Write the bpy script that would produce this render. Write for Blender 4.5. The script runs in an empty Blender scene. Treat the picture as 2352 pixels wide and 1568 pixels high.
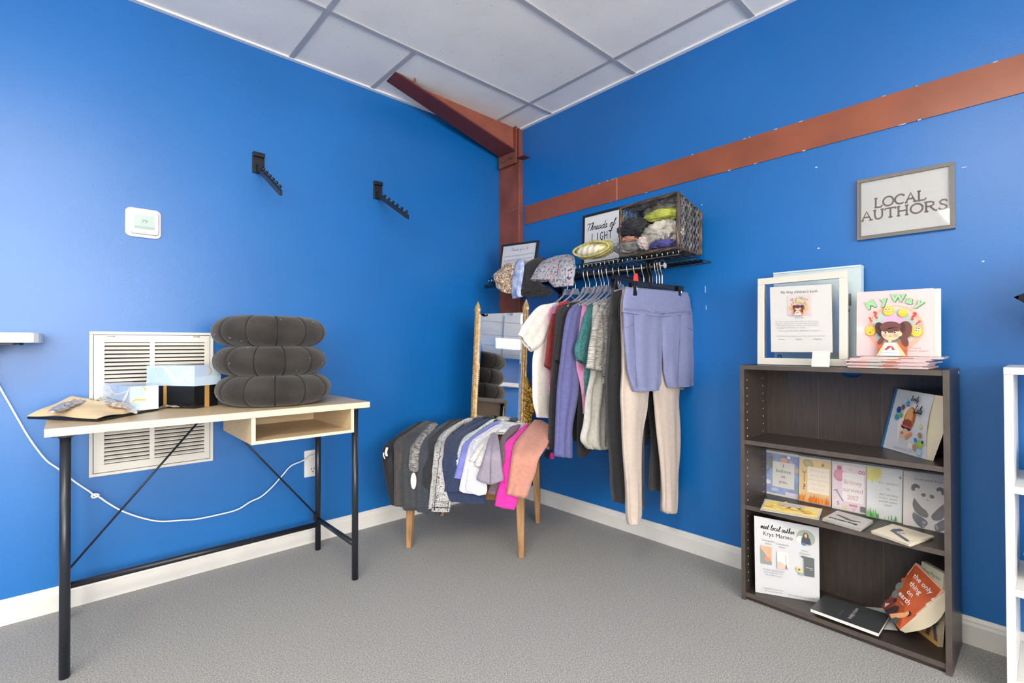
import bpy, math, random
import numpy as np
from mathutils import Vector, Matrix, noise
random.seed(7)
D = bpy.data
C = bpy.context.scene.collection
PI = math.pi
W_PX, H_PX = 2352, 1568

# ---------------------------------------------------------------- camera, world, exposure
F_PX = 1125.75
YAW, PITCH, ROLL = 0.738683, 0.0081544, -0.00321406
CAM = Vector((-2.26627, -2.57977, 1.01108))
CEIL = 2.462
fw = Vector((math.sin(YAW)*math.cos(PITCH), math.cos(YAW)*math.cos(PITCH), math.sin(PITCH)))
r0 = Vector((math.cos(YAW), -math.sin(YAW), 0.0))
u0 = r0.cross(fw)
rt = r0*math.cos(ROLL) + u0*math.sin(ROLL)
up = -r0*math.sin(ROLL) + u0*math.cos(ROLL)
cd = D.cameras.new('camera')
cam = D.objects.new('camera', cd)
C.objects.link(cam)
cd.sensor_width = 36.0
cd.lens = F_PX/W_PX*36.0
cd.clip_start = 0.02
cam.matrix_world = Matrix(((rt.x, up.x, -fw.x, CAM.x), (rt.y, up.y, -fw.y, CAM.y), (rt.z, up.z, -fw.z, CAM.z), (0, 0, 0, 1)))
sc = bpy.context.scene
sc.camera = cam
sc.view_settings.view_transform = 'Standard'
sc.view_settings.look = 'None'
sc.view_settings.gamma = 1
sc.view_settings.use_curve_mapping = False
sc.view_settings.exposure = 0.04
wd = D.worlds.new('world')
sc.world = wd
wd.use_nodes = True
wd.node_tree.nodes['Background'].inputs[0].default_value = (0.6, 0.7, 0.85, 1)
wd.node_tree.nodes['Background'].inputs[1].default_value = 0.6
PANEL_STRENGTH = 20.5
WINDOW_STRENGTH = 15.0


def at(ax, v, px, py):
    """point of the plane ax = v seen at photo pixel (px, py)"""
    d = fw + rt*((px-W_PX/2)/F_PX) - up*((py-H_PX/2)/F_PX)
    i = 'xyz'.index(ax)
    return CAM + d*((v-CAM[i])/d[i])


def atp(o, n, px, py):
    d = fw + rt*((px-W_PX/2)/F_PX) - up*((py-H_PX/2)/F_PX)
    return CAM + d*((Vector(o)-CAM).dot(n)/d.dot(n))


# ---------------------------------------------------------------- materials
def lin(c):
    return tuple(((x/255)/12.92 if x/255 <= .04045 else ((x/255+.055)/1.055)**2.4) for x in c)+(1,)


MC = {}


def mat(name, c, rough=.6, metal=0, spec=.5, noise_amt=0, nscale=20, bump=0, bscale=60, emit=0, trans=0, alpha=1, sheen=0, stretch=None, c2=None, ior=1.45, detail=3, coat=0):
    if name in MC:
        return MC[name]
    m = D.materials.new(name)
    m.use_nodes = True
    nt = m.node_tree
    b = nt.nodes['Principled BSDF']
    b.inputs['Roughness'].default_value = rough
    b.inputs['Metallic'].default_value = metal
    b.inputs['Specular IOR Level'].default_value = spec
    b.inputs['Base Color'].default_value = lin(c)
    b.inputs['IOR'].default_value = ior
    b.inputs['Transmission Weight'].default_value = trans
    b.inputs['Alpha'].default_value = alpha
    b.inputs['Sheen Weight'].default_value = sheen
    b.inputs['Coat Weight'].default_value = coat
    if emit:
        b.inputs['Emission Color'].default_value = lin(c)
        b.inputs['Emission Strength'].default_value = emit
    tc = nt.nodes.new('ShaderNodeTexCoord')
    mp = nt.nodes.new('ShaderNodeMapping')
    nt.links.new(tc.outputs['Object'], mp.inputs[0])
    if stretch:
        mp.inputs['Scale'].default_value = stretch
    if noise_amt or c2:
        n = nt.nodes.new('ShaderNodeTexNoise')
        n.inputs['Scale'].default_value = nscale
        n.inputs['Detail'].default_value = detail
        nt.links.new(mp.outputs[0], n.inputs['Vector'])
        r = nt.nodes.new('ShaderNodeValToRGB')
        c2 = c2 or tuple(max(0, min(255, x*(1-noise_amt))) for x in c)
        r.color_ramp.elements[0].position = .35
        r.color_ramp.elements[1].position = .65
        r.color_ramp.elements[0].color = lin(c2)
        r.color_ramp.elements[1].color = lin(c)
        nt.links.new(n.outputs['Fac'], r.inputs[0])
        nt.links.new(r.outputs[0], b.inputs['Base Color'])
    if bump:
        n = nt.nodes.new('ShaderNodeTexNoise')
        n.inputs['Scale'].default_value = bscale
        n.inputs['Detail'].default_value = 4
        nt.links.new(mp.outputs[0], n.inputs['Vector'])
        bp = nt.nodes.new('ShaderNodeBump')
        bp.inputs['Strength'].default_value = bump
        bp.inputs['Distance'].default_value = .005
        nt.links.new(n.outputs['Fac'], bp.inputs['Height'])
        nt.links.new(bp.outputs[0], b.inputs['Normal'])
    MC[name] = m
    return m


def vmat(name, cols, scale=40, rough=.8, feature='F1', distort=0, stops=None, bump=.2):
    """patterned cloth: a distorted cell pattern through a colour ramp"""
    if name in MC:
        return MC[name]
    m = D.materials.new(name)
    m.use_nodes = True
    nt = m.node_tree
    b = nt.nodes['Principled BSDF']
    b.inputs['Roughness'].default_value = rough
    b.inputs['Specular IOR Level'].default_value = .2
    tc = nt.nodes.new('ShaderNodeTexCoord')
    n = nt.nodes.new('ShaderNodeTexNoise')
    n.inputs['Scale'].default_value = scale*.5
    n.inputs['Detail'].default_value = 4
    nt.links.new(tc.outputs['Object'], n.inputs['Vector'])
    mix = nt.nodes.new('ShaderNodeMixRGB')
    mix.inputs[0].default_value = distort
    nt.links.new(tc.outputs['Object'], mix.inputs[1])
    nt.links.new(n.outputs['Color'], mix.inputs[2])
    v = nt.nodes.new('ShaderNodeTexVoronoi')
    v.feature = feature
    v.inputs['Scale'].default_value = scale
    nt.links.new(mix.outputs[0], v.inputs['Vector'])
    r = nt.nodes.new('ShaderNodeValToRGB')
    r.color_ramp.interpolation = 'CONSTANT'
    k = len(cols)
    stops = stops or [i/k*.9 for i in range(k)]
    el = r.color_ramp.elements
    el[0].position = stops[0]
    el[0].color = lin(cols[0])
    el[1].position = stops[1]
    el[1].color = lin(cols[1])
    for i in range(2, k):
        e = el.new(stops[i])
        e.color = lin(cols[i])
    nt.links.new(v.outputs['Distance'], r.inputs[0])
    nt.links.new(r.outputs[0], b.inputs['Base Color'])
    MC[name] = m
    return m


def cloth(name, c, k=.12, ns=60, bump=.25, rough=.85, sheen=.15, **kw):
    return mat(name, c, rough=rough, spec=.25, noise_amt=k, nscale=ns, bump=bump, bscale=350, sheen=sheen, **kw)


# ---------------------------------------------------------------- mesh building
class MB:
    def __init__(s):
        s.v, s.f, s.m, s.s = [], [], [], []

    def add(s, vs, fs, m=0, smooth=False):
        o = len(s.v)
        s.v += [Vector(p) for p in vs]
        for f in fs:
            s.f.append(tuple(i+o for i in f))
            s.m.append(m)
            s.s.append(smooth)
        return s

    def box(s, a, b, m=0):
        (x0, y0, z0), (x1, y1, z1) = a, b
        return s.hexa([(x0, y0, z0), (x1, y0, z0), (x1, y1, z0), (x0, y1, z0)], [(x0, y0, z1), (x1, y0, z1), (x1, y1, z1), (x0, y1, z1)], m)

    def hexa(s, lo, hi, m=0):
        return s.add(list(lo)+list(hi), [(3, 2, 1, 0), (4, 5, 6, 7), (0, 1, 5, 4), (1, 2, 6, 5), (2, 3, 7, 6), (3, 0, 4, 7)], m)

    def slab(s, quad, n, m=0):
        q = [Vector(p) for p in quad]
        return s.hexa(q, [p+Vector(n) for p in q], m)

    def prism(s, pts, n, m=0, smooth=False):
        q = [Vector(p) for p in pts]
        k = len(q)
        n = Vector(n)
        return s.add(q+[p+n for p in q], [tuple(range(k))[::-1], tuple(range(k, 2*k))]+[(i, (i+1) % k, (i+1) % k+k, i+k) for i in range(k)], m, smooth)

    def tube(s, path, r, n=8, m=0, closed=False, cap=True, r2=None):
        P = [Vector(p) for p in path]
        k = len(P)
        rings = []
        prev = None
        for i in range(k):
            if closed:
                t = P[(i+1) % k]-P[i-1]
            else:
                t = P[min(i+1, k-1)]-P[max(i-1, 0)]
            if t.length < 1e-9:
                t = Vector((0, 0, 1))
            t.normalize()
            if prev is None:
                a = t.orthogonal().normalized()
            else:
                a = (prev-t*prev.dot(t))
                a = a.normalized() if a.length > 1e-6 else t.orthogonal().normalized()
            prev = a
            b = t.cross(a)
            rr = r if r2 is None else r+(r2-r)*i/(k-1)
            if callable(r):
                rr = r(i/(k-1))
            rings.append([P[i]+(a*math.cos(2*PI*j/n)+b*math.sin(2*PI*j/n))*rr for j in range(n)])
        vs = [p for R in rings for p in R]
        fs = []
        for i in range(k if closed else k-1):
            i2 = (i+1) % k
            for j in range(n):
                fs.append((i*n+j, i*n+(j+1) % n, i2*n+(j+1) % n, i2*n+j))
        if cap and not closed:
            fs += [tuple(range(n))[::-1], tuple((k-1)*n+j for j in range(n))]
        return s.add(vs, fs, m, True)

    def cyl(s, a, b, r, n=16, m=0, r2=None):
        s.tube([a, b], r, n, m, r2=r2 if r2 is not None else r)
        for q in (-1, -2):
            s.s[q] = False
        return s

    def grid(s, fn, nu, nv, m=0, smooth=True, cu=False, cv=False):
        vs = [fn(i/(nu if cu else nu-1), j/(nv if cv else nv-1)) for i in range(nu) for j in range(nv)]
        fs = []
        for i in range(nu if cu else nu-1):
            for j in range(nv if cv else nv-1):
                a, b = (i+1) % nu, (j+1) % nv
                fs.append((i*nv+j, a*nv+j, a*nv+b, i*nv+b))
        return s.add(vs, fs, m, smooth)

    def ball(s, c, r, nu=16, nv=10, m=0):
        c = Vector(c)
        r = (r, r, r) if not hasattr(r, '__len__') else r
        return s.grid(lambda u, v: c+Vector((r[0]*math.cos(2*PI*u)*math.sin(PI*v), r[1]*math.sin(2*PI*u)*math.sin(PI*v), r[2]*math.cos(PI*v))), nu, nv, m, True, cu=True)


def cr(pts, n):
    """Catmull-Rom through rows of floats"""
    P = [np.array(p, float) for p in pts]
    P = [2*P[0]-P[1]]+P+[2*P[-1]-P[-2]]
    out = []
    for i in range(1, len(P)-2):
        for j in range(n):
            t = j/n
            a, b, c, d = P[i-1], P[i], P[i+1], P[i+2]
            out.append(.5*((2*b)+(-a+c)*t+(2*a-5*b+4*c-d)*t*t+(-a+3*b-3*c+d)*t**3))
    out.append(P[-2])
    return out


def crv(pts, n=6):
    return [Vector(p) for p in cr([tuple(p) for p in pts], n)]


def wloc(o):
    p = Vector((0, 0, 0))
    while o:
        p = p+o.location
        o = o.parent
    return p


def obj(name, mb, mats, parent=None, bevel=0, sub=0, label=None, auto=False):
    me = D.meshes.new(name)
    vs = mb.v
    if parent is None:
        a = Vector((sum(p.x for p in vs)/len(vs), sum(p.y for p in vs)/len(vs), min(p.z for p in vs)))
    else:
        a = wloc(parent)
    me.from_pydata([tuple(p-a) for p in vs], [], mb.f)
    if not isinstance(mats, (list, tuple)):
        mats = [mats]
    for m in mats:
        me.materials.append(m)
    me.polygons.foreach_set('material_index', mb.m)
    me.polygons.foreach_set('use_smooth', mb.s)
    me.update()
    o = D.objects.new(name, me)
    C.objects.link(o)
    if parent is None:
        o.location = a
    else:
        o.parent = parent
    if bevel:
        md = o.modifiers.new('bevel', 'BEVEL')
        md.width = bevel
        md.segments = 2
        md.limit_method = 'ANGLE'
    if sub:
        md = o.modifiers.new('sub', 'SUBSURF')
        md.levels = md.render_levels = sub
    if label:
        o['label'] = label
    return o


def tag(o, label, cat, group=None):
    o['label'] = label
    o['category'] = cat
    if group:
        o['group'] = group
    return o


def thing(name, label, cat, loc=(0, 0, 0), group=None):
    o = D.objects.new(name, None)
    C.objects.link(o)
    o.location = loc
    o.empty_display_size = .05
    return tag(o, label, cat, group)


def struct(name, mb, m, parent=None, bevel=0):
    o = obj(name, mb, m, parent, bevel)
    if parent is None:
        o['kind'] = 'structure'
    return o


# flat lettering -> 2D mesh
TXT = {}


def glyphs(body, bold=0.0, shear=0.0, res=3):
    k = (body, bold, shear)
    if k in TXT:
        return TXT[k]
    cu = D.curves.new('t', 'FONT')
    cu.body = body
    cu.size = 1
    cu.offset = bold
    cu.shear = shear
    cu.resolution_u = res
    cu.align_x = 'CENTER'
    o = D.objects.new('t', cu)
    C.objects.link(o)
    bpy.context.view_layer.update()
    ev = o.evaluated_get(bpy.context.evaluated_depsgraph_get())
    me = ev.to_mesh()
    vs = [(v.co.x, v.co.y) for v in me.vertices]
    fs = [tuple(p.vertices) for p in me.polygons]
    ev.to_mesh_clear()
    D.objects.remove(o)
    D.curves.remove(cu)
    if vs:
        x0, x1 = min(v[0] for v in vs), max(v[0] for v in vs)
        vs = [(x-(x0+x1)/2, y) for x, y in vs]
        w = x1-x0
    else:
        w = 1
    TXT[k] = (vs, fs, w)
    return TXT[k]


# one-line script letters as strokes (x, y), advance last
SG = {
 'T': ([[(-.05, .85), (.15, .98), (.4, .9), (.75, 1.02)], [(.38, .93), (.3, .5), (.2, 0)]], .62),
 'h': ([[(0, .05), (.25, .6), (.28, .98), (.18, .95), (.12, .4), (.08, 0)], [(.1, .15), (.25, .48), (.36, .42), (.34, .1), (.46, .04)]], .48),
 'r': ([[(0, .05), (.12, .5), (.12, .42), (.26, .46), (.26, .12), (.4, .04)]], .4),
 'e': ([[(0, .08), (.28, .3), (.22, .5), (.06, .35), (.1, .04), (.4, .1)]], .4),
 'a': ([[(.36, .42), (.16, .48), (.03, .22), (.12, .02), (.32, .2), (.38, .46)], [(.38, .46), (.35, .1), (.5, .06)]], .5),
 'd': ([[(.36, .42), (.16, .48), (.03, .22), (.12, .02), (.32, .2), (.46, .98)], [(.44, .9), (.35, .1), (.5, .06)]], .5),
 's': ([[(0, .06), (.2, .52), (.3, .2), (.15, .0), (.02, .06)], [(.15, 0), (.42, .1)]], .4),
 'o': ([[(.2, .48), (.03, .25), (.13, .0), (.32, .2), (.22, .47), (.45, .42)]], .45),
 'f': ([[(0, .1), (.3, .75), (.28, 1.0), (.16, .7), (.08, -.2), (0, -.4), (-.04, -.15), (.2, .1), (.4, .35)]], .45),
 'l': ([[(0, .06), (.28, .75), (.22, .98), (.1, .6), (.14, .04), (.32, .08)]], .32),
 'v': ([[(0, .4), (.08, .48), (.14, .03), (.34, .45), (.46, .42)]], .42),
 'y': ([[(0, .45), (.08, .1), (.22, .08), (.34, .46)], [(.34, .46), (.22, -.35), (.04, -.3), (.2, -.05), (.45, .1)]], .44),
 'L': ([[(.45, .85), (.3, .98), (.2, .6), (.12, .08), (.0, .02), (.1, -.04), (.3, .06), (.55, .02)]], .55),
 'u': ([[(0, .4), (.08, .46), (.08, .06), (.22, .05), (.34, .46)], [(.34, .46), (.33, .08), (.48, .06)]], .48),
 'm': ([[(0, .4), (.08, .46), (.06, 0)], [(.06, .1), (.2, .48), (.26, .35), (.24, 0)], [(.24, .1), (.4, .48), (.46, .35), (.45, .06), (.58, .05)]], .58),
 't': ([[(0, .08), (.2, .9), (.12, .1), (.3, .06)], [(.02, .6), (.32, .64)]], .34),
 'c': ([[(.28, .4), (.14, .48), (.02, .22), (.12, .02), (.38, .1)]], .38),
 'i': ([[(0, .08), (.12, .45), (.12, .08), (.26, .06)], [(.15, .68), (.17, .72)]], .26),
 'n': ([[(0, .4), (.08, .46), (.06, 0)], [(.06, .1), (.22, .48), (.3, .35), (.28, .06), (.42, .06)]], .42),
 "'": ([[(.1, .9), (.06, .75)]], .15), ' ': ([], .35)}
# roman capitals with serifs as strokes
RG = {
 'L': ([[(.12, 1), (.12, 0)], [(.0, 1), (.26, 1)], [(0, 0), (.55, 0), (.62, .2)]], .68),
 'O': ([[(.42+.4*math.cos(a*PI/9), .5+.5*math.sin(a*PI/9)) for a in range(19)]], .92),
 'C': ([[(.42+.4*math.cos(a*PI/10), .5+.5*math.sin(a*PI/10)) for a in range(3, 18)], [(.66, .98), (.68, .76)]], .78),
 'A': ([[(.06, 0), (.4, 1), (.72, 0)], [(.18, .36), (.6, .36)], [(-.04, 0), (.18, 0)], [(.58, 0), (.86, 0)]], .88),
 'U': ([[(.12, 1), (.12, .35), (.22, .05), (.42, 0), (.6, .1), (.66, .35), (.66, 1)], [(0, 1), (.24, 1)], [(.54, 1), (.78, 1)]], .86),
 'T': ([[(.38, 1), (.38, 0)], [(0, .82), (.02, 1), (.74, 1), (.76, .82)], [(.24, 0), (.52, 0)]], .82),
 'H': ([[(.12, 1), (.12, 0)], [(.68, 1), (.68, 0)], [(.12, .5), (.68, .5)], [(0, 1), (.24, 1)], [(0, 0), (.24, 0)], [(.56, 1), (.8, 1)], [(.56, 0), (.8, 0)]], .92),
 'R': ([[(.12, 1), (.12, 0)], [(0, 1), (.4, 1), (.6, .88), (.6, .65), (.4, .52), (.12, .52)], [(.36, .52), (.66, .04), (.82, 0)], [(0, 0), (.26, 0)]], .86),
 'S': ([[(.58, .78), (.5, .98), (.28, 1), (.12, .8), (.22, .58), (.48, .42), (.58, .2), (.4, 0), (.16, .02), (.06, .22)]], .66),
 ' ': ([], .4)}


class Art:
    """printed sheet: coloured shapes laid in layers on a surface map(u, v) -> point, with real thickness between layers"""
    def __init__(s, q, n=None, lift=.0004, bow=0):
        # q: bottom-left, bottom-right, top-right, top-left
        s.q = [Vector(p) for p in q]
        nn = (s.q[1]-s.q[0]).cross(s.q[3]-s.q[0]).normalized()
        if nn.dot(CAM-s.q[0]) < 0:
            nn = -nn
        s.n = nn if n is None else Vector(n)
        s.W = ((s.q[1]-s.q[0]).length+(s.q[2]-s.q[3]).length)/2
        s.H = ((s.q[3]-s.q[0]).length+(s.q[2]-s.q[1]).length)/2
        s.mb = MB()
        s.mats = []
        s.lift = lift
        s.k = 1
        s.bow = bow

    def p(s, u, v, h=0.0):
        a = s.q[0]*(1-u)+s.q[1]*u
        b = s.q[3]*(1-u)+s.q[2]*u
        return a*(1-v)+b*v+s.n*(h+s.bow*4*u*(1-u))

    def mi(s, m):
        if m not in s.mats:
            s.mats.append(m)
        return s.mats.index(m)

    def poly(s, pts, m, up_=True):
        if up_:
            s.k += 1
        h = s.lift*s.k
        vs = [s.p(u, v, h) for u, v in pts]
        s.mb.add(vs, [tuple(range(len(vs)))], s.mi(m))

    def rect(s, u0_, v0, u1, v1, m):
        n = 12 if s.bow else 1
        s.k += 1
        for i in range(n):
            a, b = u0_+(u1-u0_)*i/n, u0_+(u1-u0_)*(i+1)/n
            s.poly([(a, v0), (b, v0), (b, v1), (a, v1)], m, False)

    def ell(s, u, v, ru, rv, m, a0=0, a1=360, n=24, rot=0):
        c_, s_ = math.cos(math.radians(rot)), math.sin(math.radians(rot))
        pts = []
        for i in range(n if a1-a0 == 360 else n+1):
            a = math.radians(a0+(a1-a0)*i/n)
            x, y = ru*s.W*math.cos(a), rv*s.H*math.sin(a)
            pts.append((u+(x*c_-y*s_)/s.W, v+(x*s_+y*c_)/s.H))
        s.poly(pts, m)

    def star(s, u, v, r1, r2, k, m):
        pts = []
        for i in range(2*k):
            a = PI*i/k
            r = r1 if i % 2 == 0 else r2
            pts.append((u+r*math.cos(a)/s.W*s.H, v+r*math.sin(a)))
        s.poly(pts, m)

    def text(s, body, u, v, h, m, width=None, bold=0, shear=0, rot=0, cu=None):
        vs, fs, w = glyphs(body, bold, shear)
        if not fs:
            return
        sx = sy = h*s.H
        if width:
            sx = width*s.W/w
        s.k += 1
        c_, s_ = math.cos(math.radians(rot)), math.sin(math.radians(rot))
        out = []
        for x, y in vs:
            x, y = x*sx, y*sy
            x, y = x*c_-y*s_, x*s_+y*c_
            out.append(s.p(u+x/s.W, v+y/s.H, s.lift*s.k))
        s.mb.add(out, fs, s.mi(m))

    def strokes(s, body, u, v, h, m, font=SG, width=None, pen=.06, shear=.25, track=1.0, curve=True, rot=0):
        """body starts at u on baseline v; h is the cap height as a share of the sheet"""
        adv = 0
        L = []
        for ch in body:
            st, a = font.get(ch, ([], .35))
            for line in st:
                L.append([(adv+x+shear*y, y) for x, y in line])
            adv += a*track
        hh = h*s.H
        sx = hh if not width else width*s.W/adv
        s.k += 1
        i = s.mi(m)
        c_, s_ = math.cos(math.radians(rot)), math.sin(math.radians(rot))
        for line in L:
            pts = [(x*sx, y*hh) for x, y in line]
            if curve and len(pts) > 2:
                pts = [tuple(q) for q in cr(pts, 5)]
            pw = pen*hh
            a, b = [], []
            for k, (x, y) in enumerate(pts):
                x2, y2 = pts[min(k+1, len(pts)-1)]
                x1, y1 = pts[max(k-1, 0)]
                dx, dy = x2-x1, y2-y1
                q = math.hypot(dx, dy) or 1
                nx, ny = -dy/q*pw, dx/q*pw
                for (lst, sg) in ((a, 1), (b, -1)):
                    X, Y = x+sg*nx, y+sg*ny
                    X, Y = X*c_-Y*s_, X*s_+Y*c_
                    lst.append(s.p(u+X/s.W, v+Y/s.H, s.lift*s.k))
            k = len(a)
            s.mb.add(a+b, [(j, j+1, k+j+1, k+j) for j in range(k-1)], i)

    def done(s, name, parent, label=None):
        return obj(name, s.mb, s.mats, parent, label=label)


# ---------------------------------------------------------------- cloth
def loft(mb, rows, thick=.012, fold=.006, nf=3, seed=0, m=0, na=28, step=5, nrm=None, open_end=False, hem=0):
    """flattened tube of cloth through rows of (left point, right point); folds run down its length"""
    rnd = random.Random(seed)
    R = cr([tuple(a)+tuple(b) for a, b in rows], step)
    ph = [rnd.uniform(0, 6.28) for _ in range(6)]
    fr = [rnd.uniform(.6, 1.4)*nf for _ in range(3)]
    rings = []
    K = len(R)
    for i, r in enumerate(R):
        a, b = Vector(r[:3]), Vector(r[3:])
        c = (a+b)/2
        d = b-a
        j0, j1 = max(0, i-1), min(K-1, i+1)
        t = (Vector(R[j1][:3])+Vector(R[j1][3:])-Vector(R[j0][:3])-Vector(R[j0][3:]))
        n = d.cross(t)
        n = n.normalized() if n.length > 1e-7 else Vector((0, -1, 0))
        if nrm is not None and n.dot(nrm) < 0:
            n = -n
        w = d.length
        ring = []
        s_ = i/(K-1)
        for k in range(na):
            th = 2*PI*k/na
            x, y = math.cos(th), math.sin(th)
            X = math.copysign(abs(x)**.8, x)
            Y = math.copysign(abs(y)**.8, y)
            u = (X+1)/2
            fo = 0
            for q in range(3):
                fo += math.sin(u*fr[q]*6.28+ph[q]+s_*2.2*math.sin(ph[q+3]))/(1+q*.7)
            fo *= fold*min(1, w/.1)*(.35+.65*s_)*(1-abs(X)**4)
            wr = noise.noise(Vector((u*4*w/.15+seed, s_*5, seed*.37)))*fold*.9
            th_ = thick*min(1, w/.05)
            if hem and s_ > .94:
                th_ *= 1.12
            ring.append(c+d*(X/2)+n*(Y*th_/2+fo+wr))
        rings.append(ring)
    vs = [p for r in rings for p in r]
    fs = []
    for i in range(K-1):
        for k in range(na):
            fs.append((i*na+k, i*na+(k+1) % na, (i+1)*na+(k+1) % na, (i+1)*na+k))
    fs.append(tuple(range(na)))
    if open_end:
        # turned-in hem: an inner wall going back up so that the opening is a dark hollow
        base = len(vs)
        for back, sh in ((0, .8), (min(3, K-1), .6)):
            ring = rings[K-1-back]
            c = sum(ring, Vector((0, 0, 0)))/na
            vs += [c+(p-c)*sh for p in ring]
        L = (K-1)*na
        for k in range(na):
            k2 = (k+1) % na
            fs.append((L+k, L+k2, base+k2, base+k))
            fs.append((base+k, base+k2, base+na+k2, base+na+k))
        fs.append(tuple(base+na+k for k in range(na))[::-1])
    else:
        fs.append(tuple((K-1)*na+k for k in range(na))[::-1])
    mb.add(vs, fs, m, True)
    return mb


def rows_y(rows, y):
    return [(at('y', y, a, b), at('y', y, c, d)) for a, b, c, d in rows]


def rows_x(rows):
    return [(at('x', x, a, b), at('x', x, c, d)) for a, b, c, d, x in rows]


def crumple(c, r, seed=0, amp=.35, freq=2.2, nu=56, nv=34, axes=None, m=0, mb=None):
    """crushed lump of cloth or film: ellipsoid with ridged folds"""
    mb = mb or MB()
    c = Vector(c)
    ax = axes or (Vector((1, 0, 0)), Vector((0, 1, 0)), Vector((0, 0, 1)))

    def fn(u, v):
        a, b = 2*PI*u, PI*v
        d = Vector((math.cos(a)*math.sin(b), math.sin(a)*math.sin(b), math.cos(b)))
        q = d*freq+Vector((seed*3.1, seed*1.7, seed*.9))
        n1 = noise.noise(q+noise.noise_vector(q*.8)*1.1)
        n2 = noise.noise(q*2.3+Vector((5, 1, 2)))
        k = 1+amp*(-abs(n1)*1.8+.35)+amp*.35*(1-2*abs(n2))
        return c+ax[0]*(d.x*r[0]*k)+ax[1]*(d.y*r[1]*k)+ax[2]*(d.z*r[2]*k)
    mb.grid(fn, nu, nv, m, True, cu=True)
    return mb

# ---------------------------------------------------------------- the room
XF, YF = -10.6, -6.0
m_wall = mat('blue_wall_paint', (0, 104, 182), rough=.38, spec=.9, noise_amt=.06, nscale=1.2, bump=.06, bscale=220)
m_ceil = mat('ceiling_tile', (250, 248, 243), rough=.95, spec=.1, noise_amt=.03, nscale=3, bump=.25, bscale=160)
# pin holes and specks in the tiles
nt = m_ceil.node_tree
b_ = nt.nodes['Principled BSDF']
old = b_.inputs['Base Color'].links[0].from_socket
tcn = nt.nodes.new('ShaderNodeTexCoord')
nz = nt.nodes.new('ShaderNodeTexNoise')
nz.inputs['Scale'].default_value = 75
nz.inputs['Detail'].default_value = 2
nt.links.new(tcn.outputs['Object'], nz.inputs['Vector'])
rp = nt.nodes.new('ShaderNodeValToRGB')
rp.color_ramp.elements[0].position = .70
rp.color_ramp.elements[0].color = (1, 1, 1, 1)
rp.color_ramp.elements[1].position = .76
rp.color_ramp.elements[1].color = (.55, .5, .46, 1)
nt.links.new(nz.outputs['Fac'], rp.inputs[0])
mx = nt.nodes.new('ShaderNodeMixRGB')
mx.blend_type = 'MULTIPLY'
mx.inputs[0].default_value = 1
nt.links.new(old, mx.inputs[1])
nt.links.new(rp.outputs[0], mx.inputs[2])
nt.links.new(mx.outputs[0], b_.inputs['Base Color'])

m_grid = mat('grid_metal', (176, 178, 182), rough=.5, spec=.3)
m_white = mat('white_trim_paint', (216, 215, 212), rough=.4, noise_amt=.03, nscale=8)
m_carpet = mat('grey_carpet', (180, 180, 179), rough=1, spec=.05, c2=(130, 130, 129), nscale=230, detail=5, bump=.45, bscale=520)

struct('floor', MB().box((XF, YF, -.1), (0, 0, 0)), m_carpet)
struct('wall_left', MB().box((XF, 0, -.1), (.1, .12, CEIL+.2)), m_wall)
struct('wall_right', MB().box((0, YF, -.1), (.12, 0, CEIL+.2)), m_wall)
struct('wall_far', MB().box((XF-.12, YF, -.1), (XF, 0, CEIL+.2)), m_wall)
struct('wall_front', MB().box((XF, YF-.12, -.1), (0, YF, CEIL+.2)), m_wall)
struct('ceiling', MB().box((XF, YF, CEIL+.004), (0, 0, CEIL+.12)), m_ceil)
g = MB()
ys = [-.4837-.6096*k for k in range(10)]
xs = [-.212-1.2192*k for k in range(9)]
for y in ys:
    g.box((XF, y-.012, CEIL-.002), (0, y+.012, CEIL+.004))
for x in xs:
    g.box((x-.012, YF, CEIL-.0015), (x+.012, 0, CEIL+.0045))
g.box((-.995-.012, -.4837, CEIL-.0015), (-.995+.012, 0, CEIL+.0045))
struct('trim_1', g, m_grid)
g = MB()
g.box((XF, -.022, CEIL-.005), (0, 0, CEIL+.004))
g.box((-.022, YF, CEIL-.005), (0, -.022, CEIL+.004))
struct('trim_2', g, mat('wall_angle_white', (232, 233, 236), rough=.45))


def skirting(name, a, b, out):
    """profiled baseboard from a to b, face towards out"""
    a, b, out = Vector(a), Vector(b), Vector(out)
    prof = [(0, 0), (.015, 0), (.015, .066), (.012, .074), (.011, .080), (.006, .087), (.004, .091), (0, .091)]
    mb = MB()
    L, R = [a+out*x+Vector((0, 0, z)) for x, z in prof], [b+out*x+Vector((0, 0, z)) for x, z in prof]
    n = len(prof)
    mb.add(L+R, [tuple(range(n)), tuple(range(n, 2*n))[::-1]]+[(i, n+i, n+(i+1) % n, (i+1) % n) for i in range(n)])
    struct(name, mb, m_white)


skirting('baseboard_left', (XF, 0, 0), (0, 0, 0), (0, -1, 0))
skirting('baseboard_right', (0, YF, 0), (0, 0, 0), (-1, 0, 0))

# unseen glowing windows, added behind the camera to light the walls
m_sky = mat('added_daylight_pane', (255, 249, 240), rough=.3, emit=WINDOW_STRENGTH)
for i, xc in enumerate((-2.6, -6.4)):
    w = MB()
    for a, b in (((xc-1.35, .55), (xc+1.35, .6)), ((xc-1.35, 2.15), (xc+1.35, 2.2)), ((xc-1.35, .6), (xc-1.3, 2.15)), ((xc+1.3, .6), (xc+1.35, 2.15)), ((xc-.02, .6), (xc+.02, 2.15))):
        w.box((a[0], YF, a[1]), (b[0], YF+.05, b[1]))
    wo = struct('window_%d' % (i+1), w, m_white)
    obj('glass', MB().box((xc-1.3, YF, .6), (xc+1.3, YF+.012, 2.15)), m_sky, wo)

# lay-in fluorescent troffers
m_diff = mat('light_diffuser', (255, 246, 230), rough=.4, emit=PANEL_STRENGTH)
m_tfr = mat('troffer_white', (240, 240, 238), rough=.4)


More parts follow.
